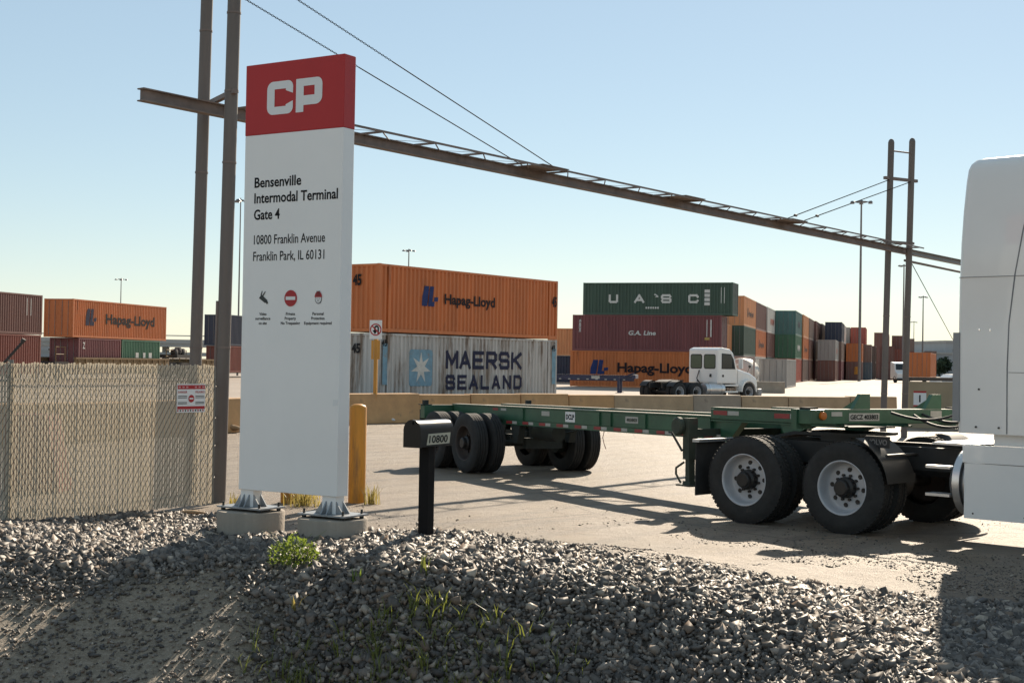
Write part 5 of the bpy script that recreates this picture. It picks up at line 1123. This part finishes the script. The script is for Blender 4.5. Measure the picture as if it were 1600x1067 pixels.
grass_m = leafmat('grass_green', (.15, .16, .045), (.24, .27, .05), .4); weed_m = leafmat('weed_green', (.10, .14, .03), (.26, .34, .05), .45); dry_m = leafmat('dry_grass', (.30, .24, .08), (.45, .36, .10)); red_m = leafmat('reddish_grass', (.16, .085, .05), (.2, .11, .06), .3)
def gpt(x, y): return (x, y, float(terrain(x, y)))
# leafy weed in the gravel below the sign
rs = np.random.RandomState(4); wd_ = thing('leafy_weed', 'bright green leafy weed growing in gravel below the sign', 'weed', gpt(-1.64, 10.9))
mb = MB()
for k in range(16):
    a = rs.rand()*6.283; l = .13+.15*rs.rand(); mb.tube([(0, 0, 0), (math.cos(a)*l*.5, math.sin(a)*l*.5, l*.7), (math.cos(a)*l*.9, math.sin(a)*l*.9, l)], .003, 4, .001)
mb.build('stems', weed_m, wd_); mb = MB()
for k in range(620):
    a = rs.rand()*6.283; r_ = (rs.rand()**.6)*.20; z = .02+rs.rand()*.25*(1-.5*(r_/.20)); c = np.array([math.cos(a)*r_, math.sin(a)*r_*.8, z]); d = rs.randn(3); d /= np.linalg.norm(d); e = np.cross(d, rs.randn(3)); e /= np.linalg.norm(e); s_ = .010+.012*rs.rand()
    mb.add([tuple(c-d*s_), tuple(c+e*s_*.55), tuple(c+d*s_*1.2), tuple(c-e*s_*.55)], [(0, 1, 2, 3)])
stuff(mb.build('leaves', weed_m, wd_))
tufts = [(-.62, 10.35, 9, .20, .05, grass_m, 'tallest grass tuft on the gravel crest left of centre'), (-.02, 9.72, 10, .21, .05, grass_m, 'grass tuft with a long leaning blade at the bottom centre'), (-.55, 9.62, 14, .16, .09, grass_m, 'spreading grass tuft on the ditch slope left of centre'),
         (-.98, 9.35, 26, .16, .14, red_m, 'reddish dry grass clump near the bottom edge'), (-1.42, 9.75, 30, .14, .16, grass_m, 'dark green grass clump at the left of the ditch slope'), (.36, 9.28, 9, .14, .05, grass_m, 'short grass tuft at the bottom right of centre'), (.85, 9.0, 26, .10, .07, weed_m, 'small bright green tuft at the bottom edge right of centre'),
         (-1.12, 10.5, 8, .12, .04, weed_m, 'small green sprout below the mailbox'), (-1.55, 10.35, 8, .15, .05, dry_m, 'thin dry stalks below the leafy weed'), (.55, 9.75, 6, .11, .04, grass_m, 'small grass sprig on the dark slope right of centre')]
for x, y, n, h, sp, m, lab in tufts: tag(blade_mesh(n, h, sp, np.random.RandomState(int(abs(x*100))+3), .006, .7).build('grass_tuft', m, None, loc=gpt(x, y)), lab, 'grass', 'grass tufts in the gravel')
for x, y, n, h, sp, lab in ((-1.78, 18.45, 60, .28, .12, 'dry yellow grass at the foot of the yellow bollard'), (-2.62, 18.2, 130, .26, .30, 'dry yellow grass behind the legs of the tall sign'), (-3.4, 17.7, 30, .2, .1, 'dry grass at the foot of the gantry pole')):
    tag(blade_mesh(n, h, sp, np.random.RandomState(n), .006, .5).build('dry_grass', dry_m, None, loc=(x, y, 0)), lab, 'grass')
# thin grass all over the ditch slope
mb = MB(); rs = np.random.RandomState(11)
for k in range(1000):
    x, y = rs.uniform(-1.9, 1.4), rs.uniform(8.9, 10.15)
    if rs.rand() > 1.1-.75*abs(x+.75)-.5*max(0, y-9.8): continue
    s = blade_mesh(2 if rs.rand() < .7 else 5, .09+.13*rs.rand()**1.5, .03, rs, .005, .9); z = float(terrain(x, y)); mb.add([(a+x, b_+y, c+z) for a, b_, c in s.v], s.f)
stuff(mb.build('ditch_grass', grass_m, ground))
# pale fallen leaves
cream_leaf = mat('pale_leaf', (.50, .46, .24), .6, 0, .2, 8)
for i, (x, y, s) in enumerate(((.50, 9.55, .022), (.60, 9.5, .018), (.83, 9.42, .02), (.86, 9.33, .017), (.75, 9.30, .014), (.88, 9.25, .012), (.58, 9.22, .016), (1.55, 8.95, .022))):
    z = float(terrain(x, y))+.04
    o = MB().add([(-s*1.3, 0, 0), (-s*.3, -s*.7, .004), (s*.8, -s*.5, .008), (s*1.3, 0, .002), (s*.6, s*.6, .01), (-s*.5, s*.6, .008), (0, 0, .014)], [(0,1,6),(1,2,6),(2,3,6),(3,4,6),(4,5,6),(5,0,6)]).build('fallen_leaf', cream_leaf, None, loc=(x, y, z)); o.rotation_euler = (.3, .2*i, i*1.3)
    tag(o, 'small pale fallen leaf on the dark gravel slope', 'leaf', 'pale leaves on the gravel')
